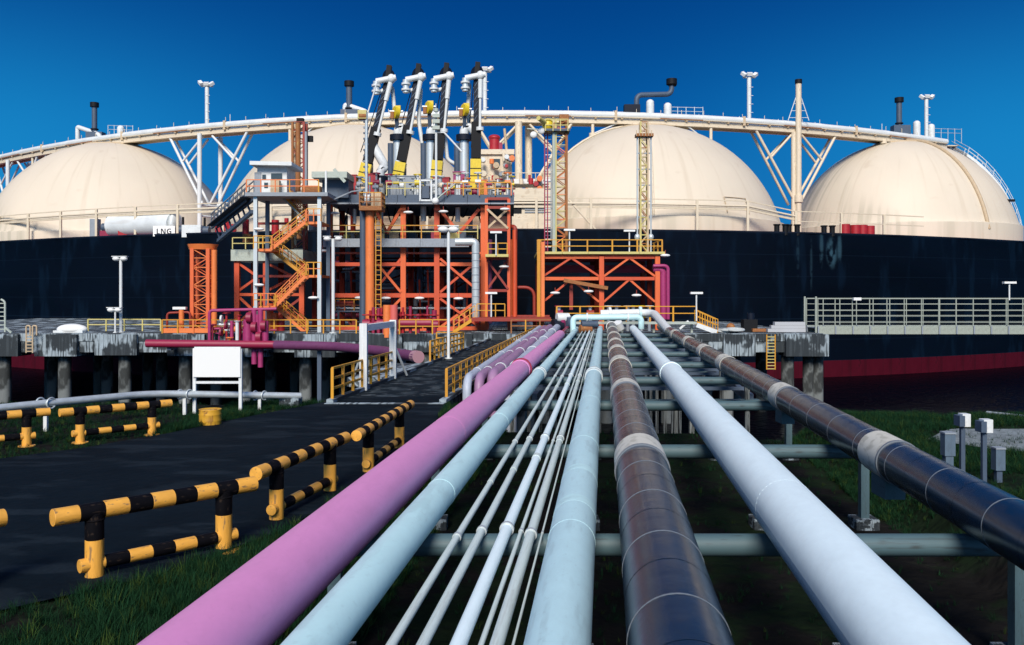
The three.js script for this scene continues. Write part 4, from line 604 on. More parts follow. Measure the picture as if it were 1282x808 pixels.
{ // gangway from the ship to the stair tower
  const a = at(268, 283, 74), b = at(313, 247, 61), t = thing('ship_gangway', 'dark sloping gangway from the ship deck up to the cabin tower', 'gangway', a);
  const wv = V3(0.5, 0, 0.6); for (const s of [-1, 1]) { const o = wv.clone().multiplyScalar(s); bar(t, 'stringer', a.clone().add(o), b.clone().add(o), 0.12, 0.6, M.slate); bar(t, 'hand_rail', a.clone().add(o).add(V3(0, 1.3, 0)), b.clone().add(o).add(V3(0, 1.3, 0)), 0.09, 0.09, M.grey); bar(t, 'hand_rail', a.clone().add(o).add(V3(0, 0.8, 0)), b.clone().add(o).add(V3(0, 0.8, 0)), 0.07, 0.07, M.grey); for (let k = 0; k <= 9; k++) { const q = a.clone().lerp(b, k / 9).add(o); bar(t, 'rail_post', q, q.clone().add(V3(0, 1.3, 0)), 0.08, 0.08, M.slate); } }
  bar(t, 'walk_plate', a, b, 1.4, 0.08, M.navy); bar(t, 'truss_chord', a.clone().add(V3(0.4, -1.5, 0)), b.clone().add(V3(0.2, -1.2, 0)), 0.3, 0.3, M.slate); for (let k = 0; k < 8; k++) bar(t, 'truss_web', a.clone().lerp(b, k / 8).add(V3(0.2, -0.2, 0)), a.clone().lerp(b, (k + 0.6) / 8).add(V3(0.3, -1.4, 0)), 0.14, 0.14, M.slate);
}
// ---------------------------------------------------------------- manifold platform on the right
{
  const d = 62, dB = 69, t = thing('manifold_platform', 'red orange steel platform at the far end of the pipe rack', 'platform', pos(xOf(752, d), JY, d));
  for (const dd of [d, 65.5, dB]) for (const px of [677, 753, 823]) bar(t, 'column', pos(xOf(px, d), JY, dd), pos(xOf(px, d), yOf(321, d), dd), 0.4, 0.4, dd === d ? orange() : M.innerShadeRed);
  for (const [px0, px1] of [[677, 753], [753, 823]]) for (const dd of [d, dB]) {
    for (const y of [322, 349]) bar(t, 'beam', pos(xOf(px0, d) + 0.24, yOf(y, d), dd), pos(xOf(px1, d) - 0.24, yOf(y, d), dd), 0.24, 0.28, dd === d ? orange() : M.innerShadeRed);
    const mid = (px0 + px1) / 2; if (dd === d) for (const [y0, y1] of [[323, 346], [350, 378]]) { bar(t, 'cross_brace', at(mid, y0, d), at(px0 + 3, y1, d), 0.17, 0.17, orange()); bar(t, 'cross_brace', at(mid, y0, d + 0.02), at(px1 - 3, y1, d + 0.02), 0.17, 0.17, orange()); }
  }
  for (const px of [677, 753, 823]) bar(t, 'side_beam', pos(xOf(px, d), yOf(340, d), d + 0.3), pos(xOf(px, d), yOf(340, d), dB - 0.3), 0.3, 0.34, M.redOrange);
  for (let k = 0; k < 5; k++) bar(t, 'joist', pos(xOf(677, d), yOf(321, d), 63.2 + k * 1.2), pos(xOf(823, d), yOf(321, d), 63.2 + k * 1.2), 0.2, 0.35, M.crimson);
  bar(t, 'beam', at(680, 337, 67), at(822, 337, 67), 0.3, 0.7, M.crimson);
  for (let i = 0; i < 5; i++) { const a = xOf(672 + i * 32, d), b = xOf(704 + i * 32, d) - 0.02; box(t, 'deck_panel', pos((a + b) / 2, yOf(317, d), 65.4), b - a, 0.2, 7.6 * STRETCH, M.paleYellow); }
  railing(t, [at(673, 316, d - 0.3), at(829, 316, d - 0.3), pos(xOf(829, d), yOf(316, d), dB)], 1.05, 2.2, yellow, { rails: [1, 0.5], post: 0.06 });
  for (const [px, top] of [[675, 301], [679, 303]]) bar(t, 'corner_post', at(px, top, d - 0.5), at(px, 410, d - 0.5), 0.36, 0.36, px < 677 ? yellow() : M.brightOrange);
  tLamp(t, 713, 288, 316, d - 0.2); tLamp(t, 788, 289, 316, d - 0.2); fixture(t, 833, 320, d - 0.4); fixture(t, 695, 367, d - 0.5); fixture(t, 737, 365, d - 0.5); fixture(t, 797, 370, d - 0.5);
  bar(t, 'swing_beam', at(706, 351, d - 0.4), at(761, 361, d - 0.4), 0.2, 0.3, M.rustSteel); bar(t, 'post', at(715, 352, d + 0.5), at(715, 388, d + 0.5), 0.3, 0.3, M.redOrange);
  tube(t, 'drop_pipe', [at(818, 333, d - 0.3), at(836.5, 333, d - 0.3), at(836.5, 400, d - 0.3)], 0.15, M.magenta, { bend: 0.4 }); tube(t, 'drop_pipe', [at(818, 337, d), at(830.5, 337, d), at(830.5, 400, d)], 0.28, M.magenta, { bend: 0.5 });
  // valves behind the pipe ends
  for (const [px, m] of [[762, M.white], [772, M.grey], [786, M.creamDark], [793, M.yellowPaint], [803, M.yellowPaint], [813, M.white], [739, M.redOrange], [700, M.crimson]]) { const v = groupPart(t, 'valve_set'), q = pos(xOf(px, 60), JY, 60); rod(v, 'valve_stem', q, q.clone().add(V3(0, 2.0, 0)), 0.14, M.grey); rod(v, 'valve_body', q.clone().add(V3(-0.3, 1.4, 0)), q.clone().add(V3(0.3, 1.4, 0)), 0.34, m); part(v, 'hand_wheel', wheelGeo(), m, q.clone().add(V3(0, 2.05, 0))); }
}
{ // yellow-railed access platform in front of it, with steps at the right
  const d = 57.3, y = yOf(403, d), t = thing('access_platform', 'long low access platform with yellow railing behind the pipe ends', 'platform', pos(xOf(780, d), JY, d));
  box(t, 'deck_plate', pos((xOf(697, d) + xOf(872, d)) / 2, y - 0.1, d + 0.5), xOf(872, d) - xOf(697, d), 0.18, 1.5, M.paleGreen); railing(t, [pos(xOf(697, d), y, d), pos(xOf(872, d), y, d)], 1.2, 1.9, yellow, { rails: [1, 0.55], post: 0.06 });
  for (const px of [700, 740, 780, 820, 868]) bar(t, 'leg', pos(xOf(px, d), JY, d + 0.5), pos(xOf(px, d), y - 0.19, d + 0.5), 0.16, 0.16, M.paleGreen);
  bar(t, 'brace', at(851, 412, d), at(862, 402, d), 0.12, 0.16, M.white); flight(t, pos(xOf(873, d), y - 0.1, d + 0.4), pos(xOf(899, d), JY + 0.05, d + 0.4), 0.9, yellow, 6); bar(t, 'stringer_plate', pos(xOf(872, d), y - 0.25, d - 0.1), pos(xOf(897, d), JY + 0.05, d - 0.1), 0.08, 0.35, M.white); tLamp(t, 872, 367, 402, d - 0.1);
}
// ---------------------------------------------------------------- lattice masts
function lattice(name, label, px, w, top, low, d, mats, opt = {}) {
  const t = thing(name, label, 'mast', at(px, low, d), opt.group); const a = xOf(px, d), h = w / 2, y0 = yOf(low, d), y1 = yOf(top, d), n = opt.n || 10, pick = () => mats[Math.floor(rnd() * mats.length)];
  const corner = [[-h, -h], [h, -h], [h, h], [-h, h]]; for (const [x, z] of corner) bar(t, 'leg', V3(a + x, y0, -d * STRETCH + z), V3(a + x, y1, -d * STRETCH + z), opt.leg || 0.12, opt.leg || 0.12, pick());
  for (let k = 0; k < n; k++) { const u = y0 + (y1 - y0) * k / n, v = y0 + (y1 - y0) * (k + 1) / n; for (const z of [-h, h]) { bar(t, 'lacing', V3(a - h, k % 2 ? u : v, -d * STRETCH + z), V3(a + h, k % 2 ? v : u, -d * STRETCH + z), 0.07, 0.07, pick()); bar(t, 'tie', V3(a - h, v, -d * STRETCH + z), V3(a + h, v, -d * STRETCH + z), 0.06, 0.06, pick()); } for (const x of [-h, h]) bar(t, 'lacing', V3(a + x, k % 2 ? u : v, -d * STRETCH - h), V3(a + x, k % 2 ? v : u, -d * STRETCH + h), 0.07, 0.07, pick()); }
  return t;
}
{
  const m1 = lattice('lattice_mast', 'rusty lattice mast rising behind the white cabin', 375, 1.0, 154, 324, 64.5, [M.rustSteel, M.rustSteel, M.creamDark, M.redOrange], { n: 14, leg: 0.2 }); rod(m1, 'riser_pipe', at(373, 154, 64), at(373, 240, 64), 0.22, M.rustSteel); box(m1, 'head_box', at(376, 152, 64.5), 0.6, 0.5, 0.5, M.black); rod(m1, 'riser_pipe', at(383, 165, 64), at(383, 240, 64), 0.12, M.grey); box(m1, 'side_box', at(388, 174, 64.5), 0.5, 0.5, 0.4, M.black); bar(m1, 'box_arm', at(376, 174, 64.5), at(388, 174, 64.5), 0.08, 0.08, M.black);
  const m2 = lattice('lattice_mast', 'tall rust and yellow lattice mast at the left of the manifold platform', 702, 0.95, 152, 316, 63, [M.rustSteel, M.brightOrange, M.rustSteel, M.paleYellow], { n: 16, leg: 0.2 }); rod(m2, 'riser_pipe', at(693.5, 163, 62.6), at(693.5, 316, 62.6), 0.16, M.paleGreen); for (const px of [682, 685.5]) bar(m2, 'ladder_rail', at(px, 167, 63), at(px, 316, 63), 0.1, 0.1, M.crimson); for (let k = 0; k < 30; k++) bar(m2, 'ladder_rung', at(682, 170 + k * 4.8, 63), at(690, 170 + k * 4.8, 63), 0.07, 0.07, k % 2 ? M.white : M.slate); bar(m2, 'ladder_rail', at(690, 200, 63), at(690, 300, 63), 0.09, 0.09, M.grey);
  box(m2, 'monitor_platform', at(697, 165, 63), 2.2, 0.18, 2.0, M.slate); { const q = (px) => at(px, 164, 62.2); railing(m2, [q(683), q(711)], 1.0, 0.6, M.paleYellow, { rails: [1, 0.5] }); } rod(m2, 'monitor_barrel', at(684, 155, 62.5), at(674, 148, 61.5), 0.2, M.paleYellow); ball(m2, 'monitor_body', at(686, 157, 62.6), 0.5, 0.6, 0.5, M.yellowPaint); ball(m2, 'flood_lamp', at(668, 169, 62.4), 0.3, 0.3, 0.2, M.lampWhite); ball(m2, 'flood_lamp', at(678, 164, 62.4), 0.3, 0.3, 0.2, M.lampWhite); bar(m2, 'lamp_arm', at(660, 161, 62.5), at(684, 163, 62.5), 0.08, 0.08, M.paleGreen); bar(m2, 'lamp_stem', at(678, 164, 62.5), at(668, 169, 62.5), 0.06, 0.06, M.paleGreen); box(m2, 'mast_head', at(706, 150, 63), 0.8, 0.8, 0.8, M.rustSteel);
  const m3 = lattice('lattice_mast', 'slim lattice mast with two lamp brackets on the right of the manifold platform', 806, 0.62, 153, 316, 63.5, [M.creamDark, M.rustSteel, M.paleYellow], { n: 15, leg: 0.13 }); for (const px of [798, 815]) { rod(m3, 'side_pole', at(px, 168, 63.3), at(px, 316, 63.3), 0.07, M.galv); ball(m3, 'pole_base', at(px, 297, 63.3), 0.25, 0.3, 0.25, M.galv); } for (let k = 0; k < 6; k++) bar(m3, 'spreader', at(797, 172 + k * 20, 63.3), at(816, 172 + k * 20, 63.3), 0.1, 0.1, M.grey); box(m3, 'mast_platform', at(806.5, 170, 63.4), 1.5, 0.25, 1.0, M.rustSteel); for (let k = 0; k < 6; k++) bar(m3, 'platform_rail', at(797 + k * 3.8, 163, 62.9), at(797 + k * 3.8, 170, 62.9), 0.06, 0.06, M.creamDark);
}
{ // orange mooring-hook tower on the left
  const t = lattice('mooring_tower', 'free standing orange lattice tower with a flat cap left of the stair tower', 254, 1.25, 312, 416, 58, [M.brightOrange, oranges[1]], { n: 9, leg: 0.28 }); t.userData.category = 'tower'; const c = at(253.5, 309.5, 58); const cap = part(t, 'tower_cap', new THREE.CylinderGeometry(1.25, 1.1, 0.42, 8), M.brightOrange, c); cap.scale.z = 0.8; rod(t, 'side_pipe', at(268, 313, 57.6), at(268, 416, 57.6), 0.22, M.brightOrange, true);
  for (let k = 0; k < 4; k++) bar(t, 'base_beam', at(205 + k * 16, 414, 56.6), at(221 + k * 16, 414, 56.6), 0.4, 0.36, M.brightOrange);
}
// railings on the jetty
{
  const mk = (label, x0, x1, d, y, mats, step = 1.5, h = 1.05) => { const a = pos(xOf(x0, d), y, d), b = pos(xOf(x1, d), y, d), g = thing('jetty_railing', label, 'railing', a, 'railings on the jetty'); railing(g, [a, b], h, step, mats, { asThing: true, r: 0.04, post: 0.05 }); };
  mk('orange and yellow jetty railing around the foot of the orange lattice tower', 203, 300, 56.4, JY, () => (rnd() < 0.5 ? yellow() : M.brightOrange), 1.1); mk('yellow jetty railing in front of the stair tower', 302, 446, 56.4, JY, yellow, 1.3); mk('yellow jetty railing between the gate frame and the trestle road', 500, 562, 55.2, JY, yellow, 1.1, 1.1); mk('pale green jetty railing beside the lamp posts on the left', 110, 201, 59, JY + 0.05, M.paleYellow, 1.6, 0.95); mk('yellow jetty railing to the right of the trestle head', 640, 694, 56.5, JY, () => (rnd() < 0.5 ? yellow() : M.rustSteel), 1.2);
}
{ // magenta fire-water pipework
  const t = thing('fire_water_pipe', 'long magenta and purple pipe running along the front edge of the jetty', 'pipe', at(183, 431, 54.6));
  tube(t, 'red_pipe', [at(183, 430, 54.8), at(345, 432, 54.8)], 0.3, M.crimson); tube(t, 'purple_pipe', [at(345, 432, 54.8), at(420, 434, 53), at(480, 440, 49), at(522, 447, 44)], 0.34, M.purple, { bend: 1 }); rod(t, 'end_flange', at(519, 446.5, 44.4), at(524, 447.3, 43.9), 0.38, std([0.36, 0.20, 0.24], 0.5)); for (const px of [215, 270, 335]) box(t, 'pipe_bracket', at(px, 434, 55.4), 0.3, 0.5, 1.2, M.slate);
  for (const px of [400, 470, 505]) bar(t, 'pipe_stand', at(px, 437, px > 480 ? 46 : px > 420 ? 50 : 54), at(px, 560, px > 480 ? 46 : px > 420 ? 50 : 54).setY(-9), 0.3, 0.3, M.slate);
  const f = thing('pipe_portal', 'magenta pipe portal frame standing on the jetty edge left of the stairs', 'pipe frame', at(263, 428, 55.4)); tube(f, 'portal_pipe', [at(262, 433, 55.4), at(262, 389, 55.4), at(346, 387, 55.4)], 0.12, M.magenta, { bend: 0.3 }); for (const [px, y0, y1, r] of [[318, 388, 456, 0.2], [326, 388, 460, 0.2], [322, 394, 440, 0.14], [310, 400, 428, 0.3], [332, 402, 430, 0.25]]) rod(f, 'riser', at(px, y0, 55.3), at(px, y1, 55.3), r, M.magenta); for (const [px, py] of [[312, 398], [318, 410], [330, 408], [324, 422]]) { rod(f, 'valve_body', at(px - 3, py, 55.1), at(px + 3, py, 55.1), 0.4, M.crimson); } for (const px of [290, 300, 306]) rod(f, 'stub_pipe', at(px, 402, 55.6), at(px, 427, 55.6), 0.14, M.magenta);
  for (let k = 0; k < 26; k++) { const px = rr(262, 346), py = rr(392, 424), d = rr(55.2, 56.4), m = [M.magenta, M.crimson, M.crimson, M.red, M.brightOrange, M.white][Math.floor(rnd() * 6)]; if (k % 3 === 0) rod(f, 'cross_pipe', at(px, py, d), at(Math.min(348, px + rr(6, 24)), py, d), rr(0.05, 0.13), m); else if (k % 3 === 1) { rod(f, 'hydrant_stem', at(px, py, d), at(px, 426, d), rr(0.05, 0.14), m); part(f, 'hand_wheel', wheelGeo(), m, at(px, py, d)).scale.setScalar(rr(0.5, 0.9)); } else rod(f, 'flange', at(px, py, d), at(px + rr(1.2, 2.4), py, d), rr(0.2, 0.36), m); }
  const v = thing('valve_cluster', 'crimson fire valve cluster behind the white gate frame', 'valves', pos(xOf(505, 55), JY, 55)); for (let k = 0; k < 24; k++) { const q = pos(xOf(rr(456, 545), 56.6), JY, rr(56.5, 58)); rod(v, 'valve_stem', q, q.clone().add(V3(0, rr(0.8, 2.2), 0)), rr(0.07, 0.2), k % 3 ? M.crimson : M.red); rod(v, 'valve_body', q.clone().add(V3(-0.3, 0.7, 0)), q.clone().add(V3(0.3, 0.7, 0)), rr(0.16, 0.38), k % 4 ? M.crimson : M.red); part(v, 'hand_wheel', wheelGeo(), M.red, q.clone().add(V3(0, 1.4, 0))); } rod(v, 'header_pipe', pos(xOf(472, 56.6), JY + 0.8, 56.6), pos(xOf(540, 56.6), JY + 0.8, 56.6), 0.3, M.crimson);
  for (const [px, m] of [[478, M.brightOrange], [487, std([0.6, 0.12, 0.1], 0.5)]]) rod(v, 'stand_pipe', pos(xOf(px, 54), JY - 0.3, 56.2), pos(xOf(px, 54), JY + 2.2, 56.2), 0.3, m);
  const hp = thing('service_pipe', 'dull red pipe hoop rail standing behind the railing of the orange tower', 'pipe frame', at(209, 416, 57)); tube(hp, 'hoop_pipe', [at(209, 416, 57), at(209, 392, 57), at(238, 391, 57), at(238, 416, 57)], 0.09, M.redOrange, { bend: 0.3 }); rod(hp, 'stub', at(227, 416, 57), at(227, 388, 57), 0.2, M.brightOrange); box(hp, 'lamp_head', at(225, 386, 57), 1.0, 0.2, 0.4, M.lampWhite); bar(hp, 'lamp_stem', at(225, 387, 57), at(225, 393, 57), 0.08, 0.08, M.redOrange);
}
// ---------------------------------------------------------------- right-hand gangway bridge, ladder, deck clutter
{
  const d = 57.5, y = yOf(416, d), t = thing('walkway_bridge', 'long pale green steel walkway bridge with mesh of rails on the right', 'bridge', at(1022, 416, d)), x0 = xOf(1024, d), x1 = xOf(1500, d), n = 22;
  for (const dd of [0, 2.2]) { for (let k = 0; k < n; k++) { const a = x0 + (x1 - x0) * k / n, b = x0 + (x1 - x0) * (k + 1) / n; bar(t, 'girder_panel', pos(a, y + 0.15, d + dd), pos(b - 0.06, y + 0.15, d + dd), 0.2, 0.62, M.bridgePaint); bar(t, 'girder_rib', pos(a, y - 0.15, d + dd - 0.12), pos(a, y + 0.46, d + dd - 0.12), 0.1, 0.1, M.grey); bar(t, 'post', pos(a, y + 0.46, d + dd), pos(a, yOf(374, d), d + dd), 0.06, 0.06, M.bridgePaint); }
    for (const py of [374, 381, 389, 396, 404]) bar(t, 'rail', pos(x0, yOf(py, d), d + dd), pos(x1, yOf(py, d), d + dd), py === 374 ? 0.08 : 0.04, py === 374 ? 0.08 : 0.04, M.bridgePaint); bar(t, 'end_post', pos(x0 - 0.15, y - 0.1, d + dd), pos(x0 - 0.15, yOf(371.5, d), d + dd), 0.13, 0.13, M.bridgePaint); }
  bar(t, 'walk_plate', pos(x0, y + 0.3, d + 1.1), pos(x1, y + 0.3, d + 1.1), 2.2 * STRETCH, 0.06, M.grey); box(t, 'end_bearing', pos(x0 + 0.1, y - 0.3, d + 1), 0.8, 0.4, 2.6, M.concrete); for (const [px, py] of [[1073, 374.5]]) box(t, 'lamp_head', at(px, py, d - 0.2), 0.6, 0.22, 0.3, M.lampWhite); tLamp(t, 1264, 354, 376, d); box(t, 'end_support', pos(x1 - 0.6, (y - 9.2) / 2, d + 1), 1.2, 9.0 + y, 2.4, M.concrete);
}
{
  const d = 55.6, t = thing('jetty_ladder', 'yellow steel ladder hanging on the right jetty face', 'ladder', at(965, 462, d)); for (const px of [960, 970.5]) bar(t, 'ladder_rail', at(px, 419, d), at(px, 463, d), 0.08, 0.08, yellow()); for (let k = 0; k < 11; k++) bar(t, 'rung', at(960, 422 + k * 4, d), at(970.5, 422 + k * 4, d), 0.06, 0.06, M.paleYellow); bar(t, 'ladder_bracket', at(960, 424, d), at(960, 424, 56.4), 0.06, 0.06, M.paleYellow);
  const c = thing('stacked_beams', 'pale timber beams stacked on the right jetty end', 'beams', pos(xOf(985, 58), JY, 58)); for (let k = 0; k < 3; k++) box(c, 'timber', pos(xOf(984 + k * 2, 58), JY + 0.16 + 0.27 * k, 58), 3 - k * 0.3, 0.26, 0.5 + 0.02 * k, std([0.40, 0.42, 0.44], 0.9)); box(c, 'timber', pos(xOf(958, 58), JY + 0.16, 58.4), 1.8, 0.24, 0.4, M.rustSteel);
  const bt = thing('mooring_hook', 'black mooring hook unit beside the stacked beams', 'hook', pos(xOf(938, 59), JY, 59)); box(bt, 'hook_body', pos(xOf(938, 59), JY + 0.5, 59), 1.1, 1.0, 1, M.black); rod(bt, 'capstan', pos(xOf(940, 59), JY + 1, 59), pos(xOf(940, 59), JY + 1.5, 59), 0.3, M.navy); ball(bt, 'hook_knob', pos(xOf(915, 59), JY + 0.35, 59), 0.35, 0.35, 0.35, M.rustSteel); box(bt, 'hook_tail', pos(xOf(924, 59), JY + 0.12, 59), 1.6, 0.2, 0.5, M.rustSteel);
  const sc = thing('rope_heap', 'pale heap of mooring rope beside the access steps', 'rope', pos(xOf(913, 57.4), JY, 57.4)); for (let k = 0; k < 7; k++) { const m = part(sc, 'rope_coil', new THREE.TorusGeometry(rr(0.35, 0.7), 0.09, 6, 20).rotateX(Math.PI / 2 + rr(-0.25, 0.25)), std([0.42, 0.46, 0.46], 0.9), pos(xOf(907 + k * 2.4, 57.4), JY + 0.12 + rnd() * 0.2, 57.4 + rr(-0.3, 0.3))); }
  const cv = thing('white_cover', 'white tarpaulin covered raft canister lying on the left jetty', 'cover', pos(xOf(90, 57.5), JY, 57.5)); const cg = part(cv, 'cover_shell', new THREE.SphereGeometry(1, 24, 12), M.lampWhite, pos(xOf(90, 57.5), JY + 0.28, 57.5)); cg.scale.set(1.2, 0.42, 0.55); box(cv, 'cover_base', pos(xOf(88, 57.5), JY + 0.1, 57.5), 2.3, 0.18, 0.9, M.white);
  const hl = thing('hoop_ladder', 'pale double hoop ladder over the left jetty edge', 'ladder', at(38, 440, 55.4)); for (const px of [35, 43]) tube(hl, 'hoop_rail', [at(px - 2.5, 442, 55.5), at(px - 2.5, 408, 55.5), at(px + 2.5, 408, 55.5), at(px + 2.5, 420, 55.5)], 0.06, M.creamDark, { bend: 0.14 }); for (let k = 0; k < 6; k++) bar(hl, 'rung', at(33, 420 + k * 4, 55.5), at(41, 420 + k * 4, 55.5), 0.06, 0.06, M.creamDark);
  const cl = thing('caged_ladder', 'pale caged ladder at the far left edge of the jetty', 'ladder', at(2, 416, 57)); for (const px of [-6, 6]) tube(cl, 'cage_rail', [at(px, 416, 57), at(px, 378, 57), at(px - 5, 375, 57)], 0.08, M.paleGreen, { bend: 0.2 }); for (let k = 0; k < 7; k++) bar(cl, 'cage_rung', at(-6, 380 + k * 5.4, 57), at(6, 380 + k * 5.4, 57), 0.07, 0.07, M.paleGreen); bar(cl, 'cage_foot', at(6, 410, 57), at(14, 417, 56.8), 0.12, 0.12, M.paleGreen);
}
// ---------------------------------------------------------------- pipe rack
M.beamPaint = std([1, 1, 1], 0.6, { map: paintWear([0.060, 0.112, 0.130], [0.03, 0.035, 0.035], 0.7, 199) });
const RACK = 0.75;                                              // top of the support beams
const ORD = ['first', 'second', 'third', 'fourth', 'fifth', 'sixth', 'seventh', 'eighth', 'ninth', 'tenth', 'eleventh'];
[2.6, 8.4, 13.4, 18.9, 24.4, 29.8, 35.2, 40.7, 46.1, 51.5].forEach((d, i) => {
  if (i === 0) return;
  const l = -3.55, r = 5.15, t = thing('pipe_support', `${ORD[i - 1]} pale cross beam under the pipes, counted from the camera`, 'support beam', pos(TX(d), -0.8, d), 'cross beams under the pipe rack');
  rod(t, 'beam', pos(l + TX(d), RACK - 0.13, d), pos(r + TX(d), RACK - 0.13, d), 0.128, M.beamPaint, true);
  for (const x of [-3.1, -0.32, 2.9, 4.75]) { const xx = x + TX(d), g = groundY(xx, d); bar(t, 'leg', pos(xx, Math.max(-9, g - 0.1), d), pos(xx, RACK - 0.2, d), 0.15, 0.15, d > 22 ? M.pile : M.beamPaint); if (d < 22) box(t, 'footing', pos(xx, g + 0.06, d), 0.42, 0.26, 0.42, M.concrete); }
  if (d > 22) { bar(t, 'pile_cap', pos(l + TX(d), RACK - 0.95, d), pos(r + TX(d), RACK - 0.9, d), 0.4, 0.3, M.beamPaint); }
});
function wedge(xl, xr) { const a = Math.atan((xl - 757) / 439), b = Math.atan((xr - 757) / 439), m = (a + b) / 2, rk = Math.sin((b - a) / 2) / Math.cos(m), h = (3.5 - RACK) / (1 + rk); return { x0: Math.tan(m) * h, y: 3.5 - h, r: rk * h }; }
const weather = (base, dirt, s, amt = 0.5) => { const t = tex(128, 1024, (u, v) => { const n = fbm(u, v, 6, 40, 4, s), f = fbm(u, v, 32, 160, 2, s + 5), st = smooth(0.55, 0.75, fbm(u, v, 10, 16, 5, s + 8)), sp = smooth(0.72, 0.8, fbm(u, v, 24, 160, 3, s + 12)); return mix(base.map((c) => c * (0.93 + 0.09 * n + 0.05 * f)), dirt, Math.min(1, st * amt * 0.6 + sp * 0.2)); }); t.repeat.set(1, 1 / 9); return t; };
const pipeMat = (base, dirt, s, rough, amt) => std([1, 1, 1], rough, { map: weather(base, dirt, s, amt), bumpMap: grain, bumpScale: 0.0005 });
M.pinkPipe = pipeMat([0.68, 0.27, 0.52], [0.55, 0.21, 0.41], 200, 0.5, 0.3); M.paleBlue = pipeMat([0.50, 0.74, 0.76], [0.30, 0.45, 0.47], 210, 0.5, 0.5); M.paleGreenPipe = pipeMat([0.46, 0.68, 0.72], [0.30, 0.43, 0.46], 220, 0.5, 0.6); M.whitePipe = pipeMat([0.75, 0.90, 0.93], [0.66, 0.79, 0.83], 230, 0.42, 0.18); M.thinPipe = pipeMat([0.56, 0.66, 0.64], [0.34, 0.36, 0.33], 240, 0.5, 0.6); M.purplePipe = pipeMat([0.30, 0.17, 0.30], [0.16, 0.12, 0.2], 250, 0.5, 0.6); M.blueGreyPipe = pipeMat([0.40, 0.46, 0.56], [0.2, 0.24, 0.3], 260, 0.5, 0.6);
const ringGeo = (r, len) => new THREE.CylinderGeometry(r, r, len, 36).rotateX(Math.PI / 2);
const alongPipe = (x0, y, d) => pos(x0 + TX(d), y, d);
const yawPipe = -Math.atan(0.127 / STRETCH);
function ring(parent, name, w, d, r, len, mat) { const m = part(parent, name, ringGeo(r, len), mat, alongPipe(w.x0, w.y, d)); m.rotation.y = yawPipe; return m; }
function plainPipe(label, xl, xr, mat, ends, step) {
  const w = wedge(xl, xr), t = thing('pipeline', label, 'pipe', alongPipe(w.x0, w.y, 0), 'pipes on the rack'), [d0, d1] = ends;
  if (step) { tube(t, 'pipe_run', [alongPipe(w.x0, w.y, d0), alongPipe(w.x0, w.y, step.d)], w.r, mat, { radial: 40 }); const y2 = RACK + w.r * step.k; tube(t, 'pipe_run', [alongPipe(w.x0, y2 + (w.y - y2) * 0.6, step.d), alongPipe(w.x0, y2, d1)], w.r * step.k, mat, { radial: 32 });
    const red = part(t, 'reducer', new THREE.CylinderGeometry(w.r * step.k, w.r * 1.0, 0.35, 36).rotateX(-Math.PI / 2), mat, alongPipe(w.x0, w.y, step.d + 0.14)); red.rotation.y = yawPipe;
  } else tube(t, 'pipe_run', [alongPipe(w.x0, w.y, d0), alongPipe(w.x0, w.y, d1)], w.r, mat, { radial: w.r > 0.1 ? 40 : 14 });
  return { t, w };
}
